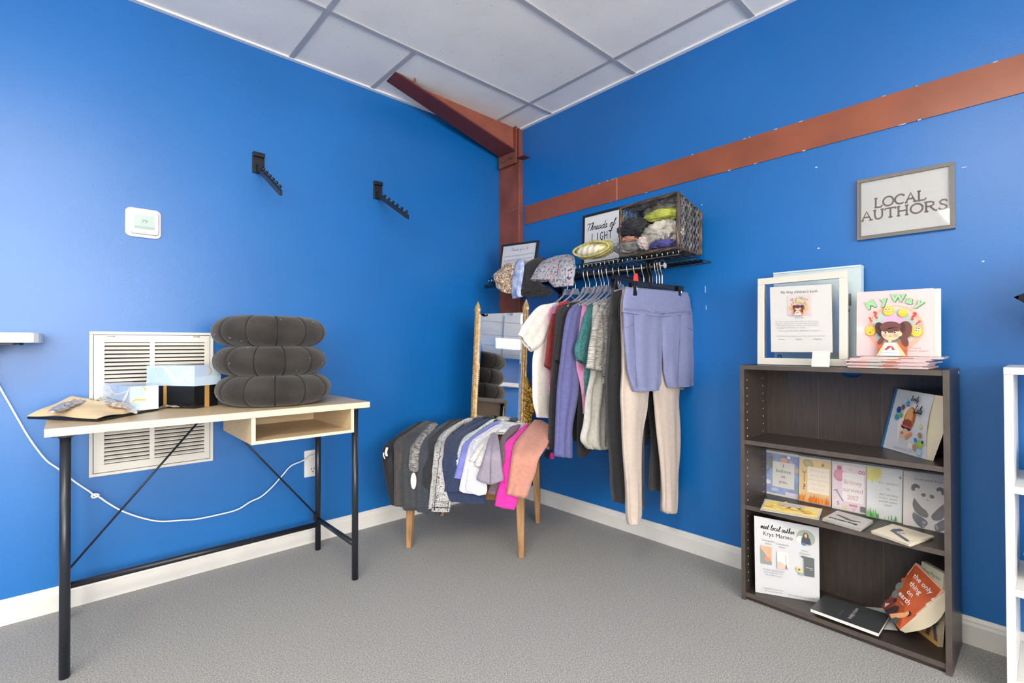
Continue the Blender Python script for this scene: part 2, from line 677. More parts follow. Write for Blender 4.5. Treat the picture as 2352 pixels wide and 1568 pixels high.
def troffer(x, y, label, sx=1.2192, sy=.6096):
    t = thing('ceiling_light', label, 'ceiling light', (x, y, CEIL-.012), 'fluorescent ceiling lights')
    f = MB()
    a, b = sx/2, sy/2
    for p, q in (((-a, -b), (a, -b+.03)), ((-a, b-.03), (a, b)), ((-a, -b+.03), (-a+.03, b-.03)), ((a-.03, -b+.03), (a, b-.03))):
        f.box((x+p[0], y+p[1], CEIL-.012), (x+q[0], y+q[1], CEIL+.003))
    obj('frame', f, m_tfr, t)
    obj('diffuser', MB().box((x-a+.03, y-b+.03, CEIL-.009), (x+a-.03, y+b-.03, CEIL+.003)), m_diff, t)


troffer(-5.28, -2.055, 'lit ceiling panel seen as a glint in the wall sign glass')
troffer(-2.7, -2.4, 'unseen ceiling panel added above the camera for stronger light nearby')  # out of view, added to brighten both walls near the camera
troffer(-4.1, -2.67, 'unseen ceiling panel added to brighten the right wall')  # out of view, added to give the right wall its highlight
troffer(-2.9, -4.75, 'lit ceiling panel close to the first added window')
troffer(-8.38, -.62, 'lit ceiling panel seen in the gold framed mirror')
troffer(-5.28, -4.75, 'lit ceiling panel between the two added windows')
troffer(-7.75, -4.75, 'lit ceiling panel by the far added window')

# ---------------------------------------------------------------- red primer steel
m_red = mat('red_oxide_primer', (142, 80, 66), rough=.55, spec=.4, noise_amt=.18, nscale=6, bump=.1, bscale=40)
m_redd = mat('rafter_primer', (112, 52, 48), rough=.55, spec=.4, noise_amt=.15, nscale=5)
m_nut = mat('dull_steel', (120, 118, 105), rough=.45, metal=.7)
t = thing('steel_column', 'dark red steel column in the corner carrying the slanting rafter', 'steel column', (-.018, -.1, 0))
obj('post', MB().box((-.034, -.205, 0), (0, -.001, CEIL)), m_red, t, bevel=.002)
obj('weld_seam', MB().box((-.0365, -.205, 1.925), (-.034, -.03, 1.929)).tube([(-.035, -.2, .9), (-.035, -.2, 2.2)], .0022), mat('weld', (158, 96, 80), rough=.5), t)
obj('bracket', MB().box((-.055, -.275, 2.252), (-.002, -.205, 2.260)), m_redd, t, bevel=.001)
t = thing('steel_rafter', 'dark red slanting steel rafter rising from the corner into the ceiling', 'steel beam', (-.5, -.17, 2.3))
P1, P2, P3, P4 = Vector((-.064, -.202, 2.301)), Vector((-.062, -.04, 2.303)), Vector((-.968, -.139, 2.462)), Vector((-.977, -.252, 2.462))
ext = .12
P3, P4 = P3+(P3-P2)*ext*0, P4
obj('bottom_flange', MB().slab([P1, P2, P3, P4], (0, 0, .010)), m_redd, t)
wm1, wm2 = (P1+P2)/2+Vector((0, -.05, .01)), (P3+P4)/2
wb = MB()
wb.slab([wm1, wm2, wm2+Vector((0, 0, .06)), wm1+Vector((0, 0, .20))], (0, -.008, 0))
obj('web', wb, mat('rafter_web_primer', (158, 90, 70), rough=.5, noise_amt=.14, nscale=7), t)
pl = MB()
pl.box((-.064, -.205, 2.225), (-.050, -.03, 2.50))
obj('end_plate', pl, m_red, t, bevel=.001)
obj('stiffener', MB().box((-.095, -.135, 2.312), (-.064, -.127, 2.50)), m_red, t)
for i, (px, py) in enumerate(((1175, 336), (1175, 362), (1156, 370))):
    c = at('x', -.064, px, py)
    b = MB().cyl(c, c+Vector((-.008, 0, 0)), .0115, 6).cyl(c+Vector((-.008, 0, 0)), c+Vector((-.014, 0, 0)), .0065, 12)
    obj('bolt', b, m_nut, t)
s_ = at('z', CEIL-.003, 953, 183)
obj('clip', MB().box(s_+Vector((-.004, -.004, -.01)), s_+Vector((.004, .004, .014))), mat('brass_clip', (150, 100, 70), rough=.5), t)

m_girt = mat('girt_primer', (148, 78, 50), rough=.34, spec=.8, noise_amt=.12, nscale=5)
gt = MB().box((-.005, YF, 1.815), (0, -.229, 1.940))
girt = struct('trim_3', gt, m_girt)
obj('weld_seam', MB().box((-.0065, -.969, 1.815), (-.005, -.964, 1.940)), mat('pale_weld', (190, 130, 110), rough=.5), girt)
ch = MB()
rnd = random.Random(3)
for i in range(22):
    y = -.24-rnd.random()*2.3
    z = 1.940 if rnd.random() < .6 else 1.815
    w, h = rnd.uniform(.004, .014), rnd.uniform(.001, .0025)
    ch.box((-.0056, y-w, z-h), (-.004, y, z+h))
obj('chipped_edge', ch, mat('chipped_paint', (170, 180, 200), rough=.6), girt, label='pale chips of paint along its edges')

# small scuffs and nail holes in the right wall paint
wr_ = D.objects['wall_right']
m_scf = mat('bare_plaster', (196, 206, 222), rough=.8)
for px, py, w_, h_ in ((1875, 384, .0035, .0025), (1880, 570, .0035, .0025), (2258, 600, .003, .002), (1620, 664, .0012, .016), (1622, 706, .001, .010), (1612, 470, .002, .003), (2215, 384, .006, .001)):
    c = at('x', -.0004, px, py)
    obj('paint_nick', MB().box(c-Vector((.0004, w_, h_)), c+Vector((.0003, w_, h_))), m_scf, wr_)

# ---------------------------------------------------------------- wall fittings on the left wall
# return air grille
m_vent = mat('grille_enamel', (216, 214, 207), rough=.35, spec=.5)
m_slot = mat('duct_dark', (44, 40, 36), rough=.9)
x0, x1, z0, z1 = -2.197, -1.768, .492, 1.073
t = thing('return_air_vent', 'large white louvred air return grille on the left wall behind desk', 'air vent', (-1.98, -.01, z0))
f = MB()
f.box((x0, -.012, z0), (x1, 0, z0+.012)).box((x0, -.012, z1-.012), (x1, 0, z1)).box((x0, -.012, z0+.012), (x0+.012, 0, z1-.012)).box((x1-.012, -.012, z0+.012), (x1, 0, z1-.012))
obj('frame', f, m_vent, t, bevel=.002)
xa, xb, xc_, xd = x0+.047, -2.002, -1.985, x1-.035
za, zb = z0+.045, z1-.043
f = MB()
y0, y1 = -.010, -.002
f.box((x0+.014, y0, z0+.014), (x1-.014, y1, za)).box((x0+.014, y0, zb), (x1-.014, y1, z1-.014)).box((x0+.014, y0, za), (xa, y1, zb)).box((xd, y0, za), (x1-.014, y1, zb)).box((xb, y0, za), (xc_, y1, zb))
obj('door_panel', f, m_vent, t, bevel=.0008)
obj('duct_back', MB().box((xa, -.0015, za), (xd, -.0005, zb)), m_slot, t)
f = MB()
nl = 30
for i in range(nl):
    z = za+(zb-za)*(i+.5)/nl
    h = (zb-za)/nl
    for (a, b) in ((xa, xb), (xc_, xd)):
        f.slab([(a, -.0105, z-h*.05), (b, -.0105, z-h*.05), (b, -.003, z+h*.34), (a, -.003, z+h*.34)], (0, -.0006, -.0012))
        f.box((a, -.0105, z-h*.30), (b, -.0095, z-h*.05))
obj('louvres', f, m_vent, t)
for px, py in ((257, 772), (452, 773)):
    c = at('y', -.011, px, py)
    lt = obj('latch', MB().box(c+Vector((-.014, -.002, -.0015)), c+Vector((.010, .002, .0015))).cyl(c+Vector((.008, -.003, 0)), c+Vector((.008, .001, 0)), .003, 10), m_nut, t)

# thermostat
def rrect(x0, x1, z0, z1, r, y, n=6):
    pts = []
    for cx, cz, a0 in ((x1-r, z1-r, 0), (x0+r, z1-r, 90), (x0+r, z0+r, 180), (x1-r, z0+r, 270)):
        for i in range(n+1):
            a = math.radians(a0+90*i/n)
            pts.append(Vector((cx+r*math.cos(a), y, cz+r*math.sin(a))))
    return pts


m_plas = mat('white_plastic', (218, 218, 217), rough=.35)
t = thing('thermostat', 'white square digital thermostat reading 79 on the left wall', 'thermostat', (-2.025, -.01, 1.471))
obj('wall_plate', MB().prism(rrect(-2.086, -1.964, 1.471, 1.593, .02, 0), (0, -.009, 0)), m_plas, t, bevel=.003)
obj('body', MB().prism(rrect(-2.071, -1.974, 1.484, 1.584, .01, -.009), (0, -.014, 0)), m_plas, t, bevel=.003)
q = [(-2.057, -.0235, 1.504), (-1.988, -.0235, 1.504), (-1.988, -.0235, 1.563), (-2.057, -.0235, 1.563)]
a = Art(q, (0, -1, 0), .0003)
a.rect(0, 0, 1, 1, mat('lcd_grey', (176, 196, 190), rough=.25))
a.rect(0, 0, 1, .2, mat('lcd_grey_dark', (158, 176, 176), rough=.25))
a.text('79', .5, .42, .36, mat('lcd_digit', (96, 116, 116), rough=.4), shear=.1)
a.done('screen', t)

# two black faceout hooks
m_blk = mat('black_powder_coat', (26, 28, 34), rough=.35, spec=.5)
for i, (xl, xr, tipx, tipy, lab) in enumerate(((-1.606, -1.553, 645, 443, 'black sloping faceout hook, the higher and left one nearer the thermostat'), (-.979, -.928, 937, 498, 'black sloping faceout hook, the right one nearer the corner column'))):
    t = thing('display_hook', lab, 'wall hook', ((xl+xr)/2, 0, 1.85), 'black display hooks on the left wall')
    xc = (xl+xr)/2
    b = MB()
    b.box((xl, -.012, 1.846), (xr, 0, 1.915))
    b.box((xl, -.010, 1.915), (xr, 0, 1.925)).box((xl, -.022, 1.925), (xr, 0, 1.946))
    obj('wall_plate', b, m_blk, t, bevel=.002)
    # arm comes straight out of the wall and slopes down
    A = Vector((xc, -.01, 1.868))
    # end of arm at the plane x = xc
    E_ = at('x', xc+.002, tipx, tipy)
    E_ = A+(E_-A)
    arm = MB()
    hw, hh = .007, .012
    arm.hexa([A+Vector((-hw, 0, -hh)), A+Vector((hw, 0, -hh)), A+Vector((hw, 0, hh)), A+Vector((-hw, 0, hh))][::1],
             [E_+Vector((-hw, 0, -hh)), E_+Vector((hw, 0, -hh)), E_+Vector((hw, 0, hh)), E_+Vector((-hw, 0, hh))])
    arm.prism([A+Vector((-.012, 0, .02)), A+Vector((.012, 0, .02)), A+Vector((.006, -.04, .012)), A+Vector((-.006, -.04, .012))], (0, .0, -.035))
    obj('arm', arm, m_blk, t, bevel=.001)
    for k in range(7):
        p = A+(E_-A)*(.1+.86*k/6)
        obj('knob', MB().cyl(p+Vector((0, 0, .008)), p+Vector((0, 0, .018)), .003, 8).ball(p+Vector((0, 0, .024)), .0082, 14, 10), m_blk, t)

# power outlet with plug and white cord
t = thing('wall_outlet', 'white duplex wall outlet behind the desk right back leg', 'outlet', (-1.318, 0, .338))
obj('cover_plate', MB().prism(rrect(-1.361, -1.277, .338, .474, .004, 0), (0, -.005, 0)), m_plas, t, bevel=.0015)
for zc in (.442, .371):
    s = obj('socket', MB().prism(rrect(-1.336, -1.302, zc-.02, zc+.02, .012, -.005), (0, -.002, 0)), m_plas, t)
    sl = MB().box((-1.328, -.0078, zc+.002), (-1.325, -.007, zc+.012)).box((-1.314, -.0078, zc+.002), (-1.311, -.007, zc+.011)).cyl((-1.3195, -.0078, zc-.008), (-1.3195, -.007, zc-.008), .003, 10)
    obj('slots', sl, m_slot, s)
pts = [(-60, 790), (0, 890), (40, 960), (70, 1010), (105, 1055), (135, 1077), (175, 1108), (205, 1128), (216, 1137), (228, 1141), (250, 1156), (285, 1175), (330, 1190), (370, 1197), (420, 1194), (450, 1192), (500, 1182), (545, 1170), (575, 1152), (600, 1140), (625, 1118), (648, 1092), (668, 1070), (690, 1060)]
path = [at('y', -.03, a, b) for a, b in pts]
t = thing('power_cord', 'white power cord knotted once and sagging along left wall', 'power cord', path[5])
obj('cord', MB().tube(crv(path, 5), .0032, 8), mat('white_rubber', (236, 238, 240), rough=.5), t)
kc = at('y', -.03, 219, 1138)
kn = [kc+Vector((.011*math.cos(a*PI/7), -.004*math.sin(a*PI/3.5), .007*math.sin(a*PI/7))) for a in range(14)]
obj('knot', MB().tube(kn, .0032, 8, closed=True), mat('white_rubber', (236, 238, 240)), t)
pg = MB().prism([(-1.345, -.03, .432), (-1.305, -.03, .437), (-1.305, -.03, .457), (-1.345, -.03, .449)], (0, .022, 0)).cyl(path[-1], Vector((-1.345, -.02, .44)), .004, 10)
obj('plug', pg, m_plas, t, bevel=.003)

# floating shelf end at the left edge of the photo
t = thing('floating_shelf', 'white floating wall shelf cut off by the left photo edge', 'wall shelf', (-2.6, -.12, 1.02))
pr = [(-3.1, 0), (-2.329, 0), (-2.3295, -.10), (-2.331, -.17), (-2.336, -.215), (-2.347, -.245), (-2.358, -.255), (-3.1, -.255)]
obj('board', MB().prism([(x, y, 1.026) for x, y in pr], (0, 0, .034)), mat('shelf_white', (246, 246, 244), rough=.3), t, bevel=.002)
b = MB().box((-2.52, -.2, 1.019), (-2.40, -.004, 1.026)).box((-2.465, -.2, .99), (-2.45, -.002, 1.019)).box((-2.465, -.014, .92), (-2.45, -.002, .99)).cyl((-2.382, -.14, 1.018), (-2.382, -.14, 1.026), .006, 12)
obj('bracket', b, m_blk, t)

# ---------------------------------------------------------------- desk
DX0, DX1, DY0, DY1, DZ0, DZ1 = -2.313, -1.283, -.575, -.085, .743, .768
m_oak = mat('pale_oak_laminate', (212, 190, 156), rough=.38, spec=.4, c2=(196, 172, 136), nscale=9, stretch=(1, 14, 14), detail=5)
m_oake = mat('pale_oak_edge', (218, 206, 186), rough=.4, c2=(208, 196, 172), nscale=14, stretch=(1, 20, 20), detail=4)
m_steel = mat('black_steel_tube', (40, 44, 52), rough=.3, metal=.25, spec=.6)
desk = thing('desk', 'light oak desk with black tube legs and an open cubby', 'desk', (-1.8, -.33, 0))
top = obj('desktop', MB().box((DX0, DY0, DZ0), (DX1, DY1, DZ1)), m_oak, desk, bevel=.0012)
obj('edge_band', MB().box((DX0+.0005, DY0-.0012, DZ0+.0005), (DX1-.0005, DY0, DZ1-.0006)).box((DX1, DY0, DZ0+.0005), (DX1+.0012, DY1, DZ1-.0006)), m_oake, top)
legs = [(-2.266, -.541), (-1.335, -.541), (-1.335, -.118), (-2.266, -.118)]
for (x, y) in legs:
    l = obj('leg', MB().cyl((x, y, 0), (x, y, .735), .0135, 24), m_steel, desk)
    obj('mount_plate', MB().box((x-.03, y-.02, .738), (x+.03, y+.02, .743)).cyl((x, y, .733), (x, y, .739), .018, 16), m_steel, l)
for a, b in ((legs[0], legs[3]), (legs[1], legs[2])):
    obj('side_rail', MB().cyl((a[0], a[1], .150), (b[0], b[1], .150), .0115, 16), m_steel, desk)
obj('back_rail', MB().cyl((legs[3][0], legs[3][1], .125), (legs[2][0], legs[2][1], .125), .0125, 16), m_steel, desk)
for a, b in (((-2.255, -.118, .185), (-1.80, -.118, .743)), ((-1.347, -.118, .178), (-1.79, -.118, .735))):
    br = obj('brace', MB().cyl(a, b, .0042, 10), m_steel, desk)
    obj('brace_tab', MB().box(Vector(a)+Vector((-.010, -.003, -.03)), Vector(a)+Vector((.004, .003, .012))), m_steel, br)
# open cubby under the top, right half
cx0, cx1, cy0, cy1, cz0, cz1 = -1.753, -1.352, -.568, -.13, .642, .743
cub = obj('cubby', MB().box((cx0, cy0, cz0), (cx0+.015, cy1, cz1)).box((cx1-.013, cy0, cz0), (cx1, cy1, cz1)).box((cx0+.015, cy0, cz0), (cx1-.013, cy1, cz0+.012)).box((cx0+.015, cy1-.012, cz0+.012), (cx1-.013, cy1, cz1-.03)), m_oak, desk, bevel=.0008)
obj('edge_band', MB().box((cx0, cy0-.0012, cz0), (cx0+.015, cy0, cz1)).box((cx1-.013, cy0-.0012, cz0), (cx1, cy0, cz1)).box((cx0+.015, cy0-.0012, cz0), (cx1-.013, cy0, cz0+.012)), m_oake, cub)

# three round black floor cushions
m_cush = mat('black_faded_canvas', (62, 59, 57), rough=.95, spec=.15, noise_amt=.3, nscale=7, bump=.35, bscale=120, sheen=.2)
m_cseam = mat('cushion_seam', (26, 25, 25), rough=.9)
CUS = [((-1.598, -.335), .2245, DZ1-.001, .127, .30, 1.0, 'black round tufted floor cushion at the bottom of the stack'),
       ((-1.612, -.325), .2205, DZ1+.1205, .125, .05, 1.5, 'black round tufted floor cushion in the middle of the stack'),
       ((-1.615, -.325), .2215, DZ1+.2405, .128, .17, .5, 'black round tufted floor cushion on top of the stack')]


def cushion(c, R, z, h, rot, tilt, label, seed):
    t = thing('floor_cushion', label, 'cushion', (c[0], c[1], z), 'stacked black floor cushions')
    ns = 12

    def prof(v, th):
        # v 0..1 from bottom centre round the side to top centre
        q = (th*ns/(2*PI)) % 1
        k = min(q, 1-q)
        pinch = math.exp(-(k/.045)**2)
        puff = math.sin(PI*q)**.5
        re = h/2*1.45
        flat = R-re
        if v < .3:
            r_, zz = flat*v/.3, -.5
        elif v > .7:
            r_, zz = flat*(1-v)/.3, .5
        else:
            a = PI*(v-.3)/.4-PI/2
            r_, zz = flat+re*abs(math.cos(a))**.85, .5*math.sin(a)
        x = r_/R
        zz *= 1-.42*math.exp(-(x/.30)**2)-.02*(1-puff)*min(1, x*2)
        w = noise.noise(Vector((math.cos(th)*1.3+seed, math.sin(th)*1.3, v*2)))*.006
        rad = r_*(1-.005*(1-puff)-.018*pinch*x**3)
        zz *= 1-.035*pinch
        return rad+w*x, zz
    def pt(u, v, off=0):
        th = 2*PI*u
        rad, zz = prof(v, th+rot)
        return Vector((c[0]+(rad+off)*math.cos(th), c[1]+(rad+off)*math.sin(th), z+h*(.5+zz)+noise.noise(Vector((math.cos(th)+seed*3, math.sin(th), 0)))*.004*(v)))
    obj('cover', MB().grid(lambda u, v: pt(u, .002+.996*v), 240, 44, cu=True), m_cush, t)
    sm = MB()
    for k in range(ns):
        u = (k/ns-rot/(2*PI)) % 1
        sm.tube([pt(u, .2+.6*j/30, -.0002) for j in range(31)], .0026, 6)
    obj('seam_piping', sm, m_cseam, t)
    lb = MB()
    rl = random.Random(seed+4)
    for k in range(16):
        u, v = rl.random(), rl.uniform(.3, .7)
        p = pt(u, v, .0012)
        d = Vector((rl.uniform(-1, 1), rl.uniform(-1, 1), rl.uniform(-1, 1)))*.004
        lb.tube([p-d, p, p+d*.8], .0007, 5)
    obj('lint', lb, mat('white_lint', (190, 186, 182), rough=1), t)


for i, (c, R, z, h, rot, tl, lb_) in enumerate(CUS):
    cushion(c, R, z, h, rot, tl, lb_, i*1.7)

# black folder, kraft sheet, crumpled film, gift boxes on the left of the desk
fo = MB()
A_, B_, C_ = at('z', DZ1+.001, 62, 962), at('z', DZ1+.001, 226, 968), at('z', DZ1+.001, 366, 941)
fo.slab([A_, B_, C_, A_+C_-B_], (0, 0, .0085))
fol = obj('black_folder', fo, mat('black_matte_board', (24, 27, 32), rough=.35), bevel=.002)
tag(fol, 'flat black board folder overhanging the left end of desk', 'folder')
z_ = DZ1+.0105
ka, kb, kc, kd = A_+Vector((.0, -.015, .011)), B_+Vector((-.005, -.012, .011)), at('z', z_, 318, 944)+Vector((0, 0, .002)), at('y', -.10, 165, 912)


def kraft(u, v):
    p = (ka*(1-u)+kb*u)*(1-v)+(kd*(1-u)+kc*u)*v
    e = math.sin(PI*u)*math.sin(PI*v)
    w = .014*math.exp(-((u-.45)/.20)**2)*(.2+.8*math.sin(PI*min(1, v+.1)))+.006*math.exp(-((u-.1)/.2)**2-((v-.8)/.3)**2)
    return p+Vector((0, 0, w+.004*math.sin(u*9+v*3)*e+.006*v*(1-v)+.003*math.sin(v*7)))


kr = MB().grid(kraft, 40, 30)
nv_ = len(kr.v)
kr.add([p-Vector((0, 0, .0008)) for p in kr.v], [tuple(i for i in f[::-1]) for f in kr.f], 0, True)
kr = obj('kraft_paper', kr, mat('kraft_paper_tan', (240, 214, 170), rough=.8, noise_amt=.05, nscale=12))
tag(kr, 'wavy tan kraft paper mailer lying on the black folder', 'paper sheet')
m_film = mat('grey_film', (206, 194, 182), rough=.25, spec=.6, noise_amt=.35, nscale=40, trans=.1)
for nm, pts, zc, r, sd, lab in (
        ('plastic_film', [(118, 946), (150, 934), (190, 921), (205, 918)], DZ1+.038, .019, 2, 'crumpled clear film lying flat on the kraft paper'),
        ('plastic_film', [(203, 912), (225, 908), (245, 920), (268, 930), (288, 930), (312, 948)], DZ1+.034, .014, 5, 'long twisted clear film draped across kraft paper toward the boxes'),
        ('plastic_film', [(366, 936), (385, 932), (410, 934)], DZ1+.008, .007, 9, 'small clear film scrap on desk before the black box')):
    pp = [at('z', zc if i < len(pts)-1 else zc-.008*(r > .01), a, b) for i, (a, b) in enumerate(pts)]
    pp = crv(pp, 6)
    mb = MB()
    K = len(pp)
    ring = []
    n = 22
    for i, p in enumerate(pp):
        t_ = (pp[min(i+1, K-1)]-pp[max(i-1, 0)]).normalized()
        sd_ = t_.cross(Vector((0, 0, 1))).normalized()
        e = math.sin(PI*(i+.6)/(K+.2))**.5
        for j in range(n):
            a = 2*PI*j/n
            k = 1+.45*noise.noise(Vector((math.cos(a)*1.6+sd, math.sin(a)*1.6, i*.45)))+.5*noise.noise(Vector((math.cos(a)*3.6+sd, math.sin(a)*3.6, i*.9)))
            ring.append(p+(sd_*math.cos(a)*1.3+Vector((0, 0, 1))*math.sin(a)*.62)*r*e*k)
    mb.add(ring, [(i*n+j, i*n+(j+1) % n, (i+1)*n+(j+1) % n, (i+1)*n+j) for i in range(K-1) for j in range(n)]+[tuple(range(n))[::-1], tuple((K-1)*n+j for j in range(n))], 0, False)
    tag(obj(nm, mb, m_film), lab, 'plastic film', 'scraps of clear film on the desk')

m_lbox = mat('marbled_blue_card', (168, 196, 232), rough=.22, spec=.5, c2=(196, 214, 238), nscale=5, coat=.3)
m_lbox2 = mat('marbled_blue_card_light', (186, 214, 240), rough=.25, c2=(204, 226, 244), nscale=6)
m_gold = mat('gold_foil', (224, 196, 110), rough=.35, metal=.3)
m_vein = mat('white_vein', (228, 232, 240), rough=.4)
m_bbox = mat('black_gloss_card', (26, 27, 30), rough=.12, spec=.6, coat=.4)
m_gstr = mat('gold_ribbon_print', (214, 166, 96), rough=.3, metal=.2)


def px_h(base, py):
    lo, hi = 0., 1.5
    for _ in range(40):
        m_ = (lo+hi)/2
        d = base+Vector((0, 0, m_))-CAM
        y = H_PX/2-F_PX*d.dot(up)/d.dot(fw)
        lo, hi = (m_, hi) if y > py else (lo, m_)
    return lo


def wave(art, pts, m, w=.03):
    pts = [tuple(q) for q in cr(pts, 6)]
    a, b = [], []
    for k, (x, y) in enumerate(pts):
        x2, y2 = pts[min(k+1, len(pts)-1)]
        x1, y1 = pts[max(k-1, 0)]
        dx, dy = x2-x1, y2-y1
        q = math.hypot(dx, dy) or 1
        ww = w*(.25+.75*math.sin(PI*k/(len(pts)-1)))
        a.append((x-dy/q*ww, y+dx/q*ww))
        b.append((x+dy/q*ww, y-dx/q*ww))
    art.k += 1
    for k in range(len(a)-1):
        art.poly([a[k], a[k+1], b[k+1], b[k]], m, False)


# near light blue box standing on the folder, one edge towards the camera
zb = DZ1+.0102
e0 = at('z', zb, 298, 944)
hb = px_h(e0, 888)
lft = at('z', zb, 223, 926)
rgt = at('z', zb, 354, 938)
dl = (lft-e0)
dr = dl.cross(Vector((0, 0, 1))).normalized()
if dr.dot(rgt-e0) < 0:
    dr = -dr
dr = dr*.088
t = thing('gift_box', 'small marbled light blue box standing on folder beside the film', 'box', e0)
obj('carton', MB().hexa([e0, e0+dr, e0+dr+dl, e0+dl], [p+Vector((0, 0, hb)) for p in (e0, e0+dr, e0+dr+dl, e0+dl)]), m_lbox, t)
for (pa, pb, nm) in ((e0+dl, e0, 'left_print'), (e0, e0+dr, 'right_print')):
    hv = Vector((0, 0, hb))
    a = Art([pa, pb, pb+hv, pa+hv], None, .0003)
    if nm == 'right_print':
        a.rect(.5, 0, 1, 1, m_lbox2)
        a.poly([(0, 0), (1, 0), (.5, .35)], mat('marbled_pale', (206, 228, 244), rough=.3))
        wave(a, [(0, .3), (.2, .45), (.48, .42), (.55, .45)], m_gold, .04)
        wave(a, [(.4, 1), (.5, .9), (.55, .75)], m_gold, .03)
    else:
        a.rect(0, .0, .18, 1, mat('marbled_blue_deep', (150, 182, 224), rough=.25))
        wave(a, [(0, .7), (.35, .9), (.6, .6), (1, .85)], m_vein, .03)
        wave(a, [(.75, .1), (.88, .5), (1, .95)], m_vein, .04)
        for u, v in ((.3, .7), (.34, .66), (.52, .6), (.5, .55)):
            a.ell(u, v, .012, .03, m_gold, n=8)
    a.done(nm, t)

# black box with gold stripes and the light blue lid box on top
zb = DZ1+.001
e0 = at('z', zb, 446, 938)
hb = px_h(e0, 887)
fr = at('z', zb, 394, 936.5)-e0
fr = fr.normalized()*.235
sr = fr.cross(Vector((0, 0, 1))).normalized()
rr_ = at('z', zb, 472, 930)-e0
if sr.dot(rr_) < 0:
    sr = -sr
sr = sr*max(.09, rr_.length)
t = thing('black_gift_box', 'glossy black box with gold stripes under a light blue box', 'box', e0)
obj('carton', MB().hexa([e0, e0+sr, e0+sr+fr, e0+fr], [p+Vector((0, 0, hb)) for p in (e0, e0+sr, e0+sr+fr, e0+fr)]), m_bbox, t)
hv = Vector((0, 0, hb))
a = Art([e0+fr, e0, e0+hv, e0+fr+hv], None, .0003)
wf = fr.length
a.rect(1-.148/wf*.98, 0, 1-.132/wf*.98, 1, m_gstr)
a.done('front_stripe', t)
a = Art([e0, e0+sr, e0+sr+hv, e0+hv], None, .0003)
a.rect(.42, 0, .62, 1, m_gstr)
a.done('side_stripe', t)
b0 = e0+hv+Vector((0, 0, .0005))-fr.normalized()*.006-sr.normalized()*.004
h2 = px_h(b0, 840)
fr2, sr2 = fr.normalized()*.228, sr.normalized()*(sr.length+.012)
t = thing('gift_box', 'long marbled light blue box on top of black gold-striped box', 'box', b0)
obj('carton', MB().hexa([b0, b0+sr2, b0+sr2+fr2, b0+fr2], [p+Vector((0, 0, h2)) for p in (b0, b0+sr2, b0+sr2+fr2, b0+fr2)]), m_lbox, t)
hv2 = Vector((0, 0, h2))
a = Art([b0+fr2, b0, b0+hv2, b0+fr2+hv2], None, .0003)
wave(a, [(.0, .82), (.2, .95), (.38, .9), (.52, .5), (.6, .25), (.68, .25), (.8, .6), (.92, .72), (1, .7)], m_vein, .045)
wave(a, [(0, .1), (.03, .25), (.07, .1)], m_vein, .02)
for u, v in ((.08, .92), (.22, .94), (.2, .7), (.24, .6), (.28, .68), (.82, .3), (.9, .12)):
    a.ell(u, v, .008, .03, m_gold, n=8)
wave(a, [(.42, 0), (.47, .05), (.55, .03)], m_gold, .02)
a.done('front_print', t)
a = Art([b0, b0+sr2, b0+sr2+hv2, b0+hv2], None, .0003)
a.rect(.0, .0, 1, .45, m_lbox2)
wave(a, [(.5, 1), (.62, .7), (.5, .5)], m_gold, .03)
wave(a, [(.85, .4), (1, .6), (1, .9)], m_gold, .03)
a.done('side_print', t)

# ---------------------------------------------------------------- wire shelf and hanging rod on the right wall
m_wire = mat('black_coated_wire', (24, 26, 30), rough=.22, metal=.2, spec=.7)
m_chrome = mat('chrome', (214, 212, 206), rough=.16, metal=1)
SX, SY0, SY1, SZ = -.302, -1.500, -.215, 1.404
t = thing('wire_shelf', 'black wire wall shelf with a hanging rod below it', 'wall shelf', (-.15, -.85, SZ))
w = MB()
n = 50
for i in range(n):
    y = SY0+(SY1-SY0)*i/(n-1)
    w.tube([(-.008, y, SZ), (SX, y, SZ), (SX, y, SZ+.024)], .0016, 6)
obj('cross_wires', w, m_wire, t)
for nm, x, z, r in (('front_wire', SX-.002, SZ+.024, .003), ('front_wire', SX-.002, SZ-.001, .003), ('middle_wire', -.155, SZ-.003, .003), ('back_wire', -.010, SZ-.001, .0032)):
    obj(nm, MB().cyl((x, SY0-.002, z), (x, SY1+.002, z), r, 8), m_wire, t)
w = MB()
for i in range(n):
    y = SY0+(SY1-SY0)*i/(n-1)
    w.cyl((SX-.0045, y, SZ+.0), (SX-.0045, y, SZ+.024), .0019, 6)
lipo = obj('lip_wires', w, m_chrome, t)
obj('wall_rail', MB().box((-.012, -1.46, SZ+.004), (-.001, -.21, SZ+.016)), m_wire, t)
ROD = [Vector((-.283, -.155, 1.388)), Vector((-.272, -1.412, 1.369))]
obj('rod', MB().cyl(ROD[0], ROD[1], .0125, 20), m_wire, t)
obj('rod_cap', MB().cyl(ROD[1], ROD[1]+Vector((0, -.004, 0)), .0120, 20), mat('clear_cap', (170, 172, 175), rough=.2), t)
for y in (-.545, -1.168):
    s = obj('wall_standard', MB().box((-.014, y-.012, .86), (-.001, y+.012, 1.50)), m_wire, t, bevel=.001)
    sl = MB()
    for k in range(24):
        z = .88+k*.025
        sl.box((-.0145, y-.003, z), (-.0138, y+.003, z+.013))
    obj('slots', sl, m_slot, s)
    b = MB()
    b.prism([(-.014, y-.004, 1.395), (SX+.01, y-.004, 1.398), (SX+.01, y-.004, 1.388), (-.10, y-.004, 1.372), (-.014, y-.004, 1.325)], (0, .008, 0))
    rz = 1.379
    b.tube([(-.255, y, 1.385), (-.255, y, rz-.012), (-.268, y, rz-.019), (-.283, y, rz-.019), (-.296, y, rz-.008), (-.297, y, rz)], .004, 8)
    obj('bracket', b, m_wire, t)


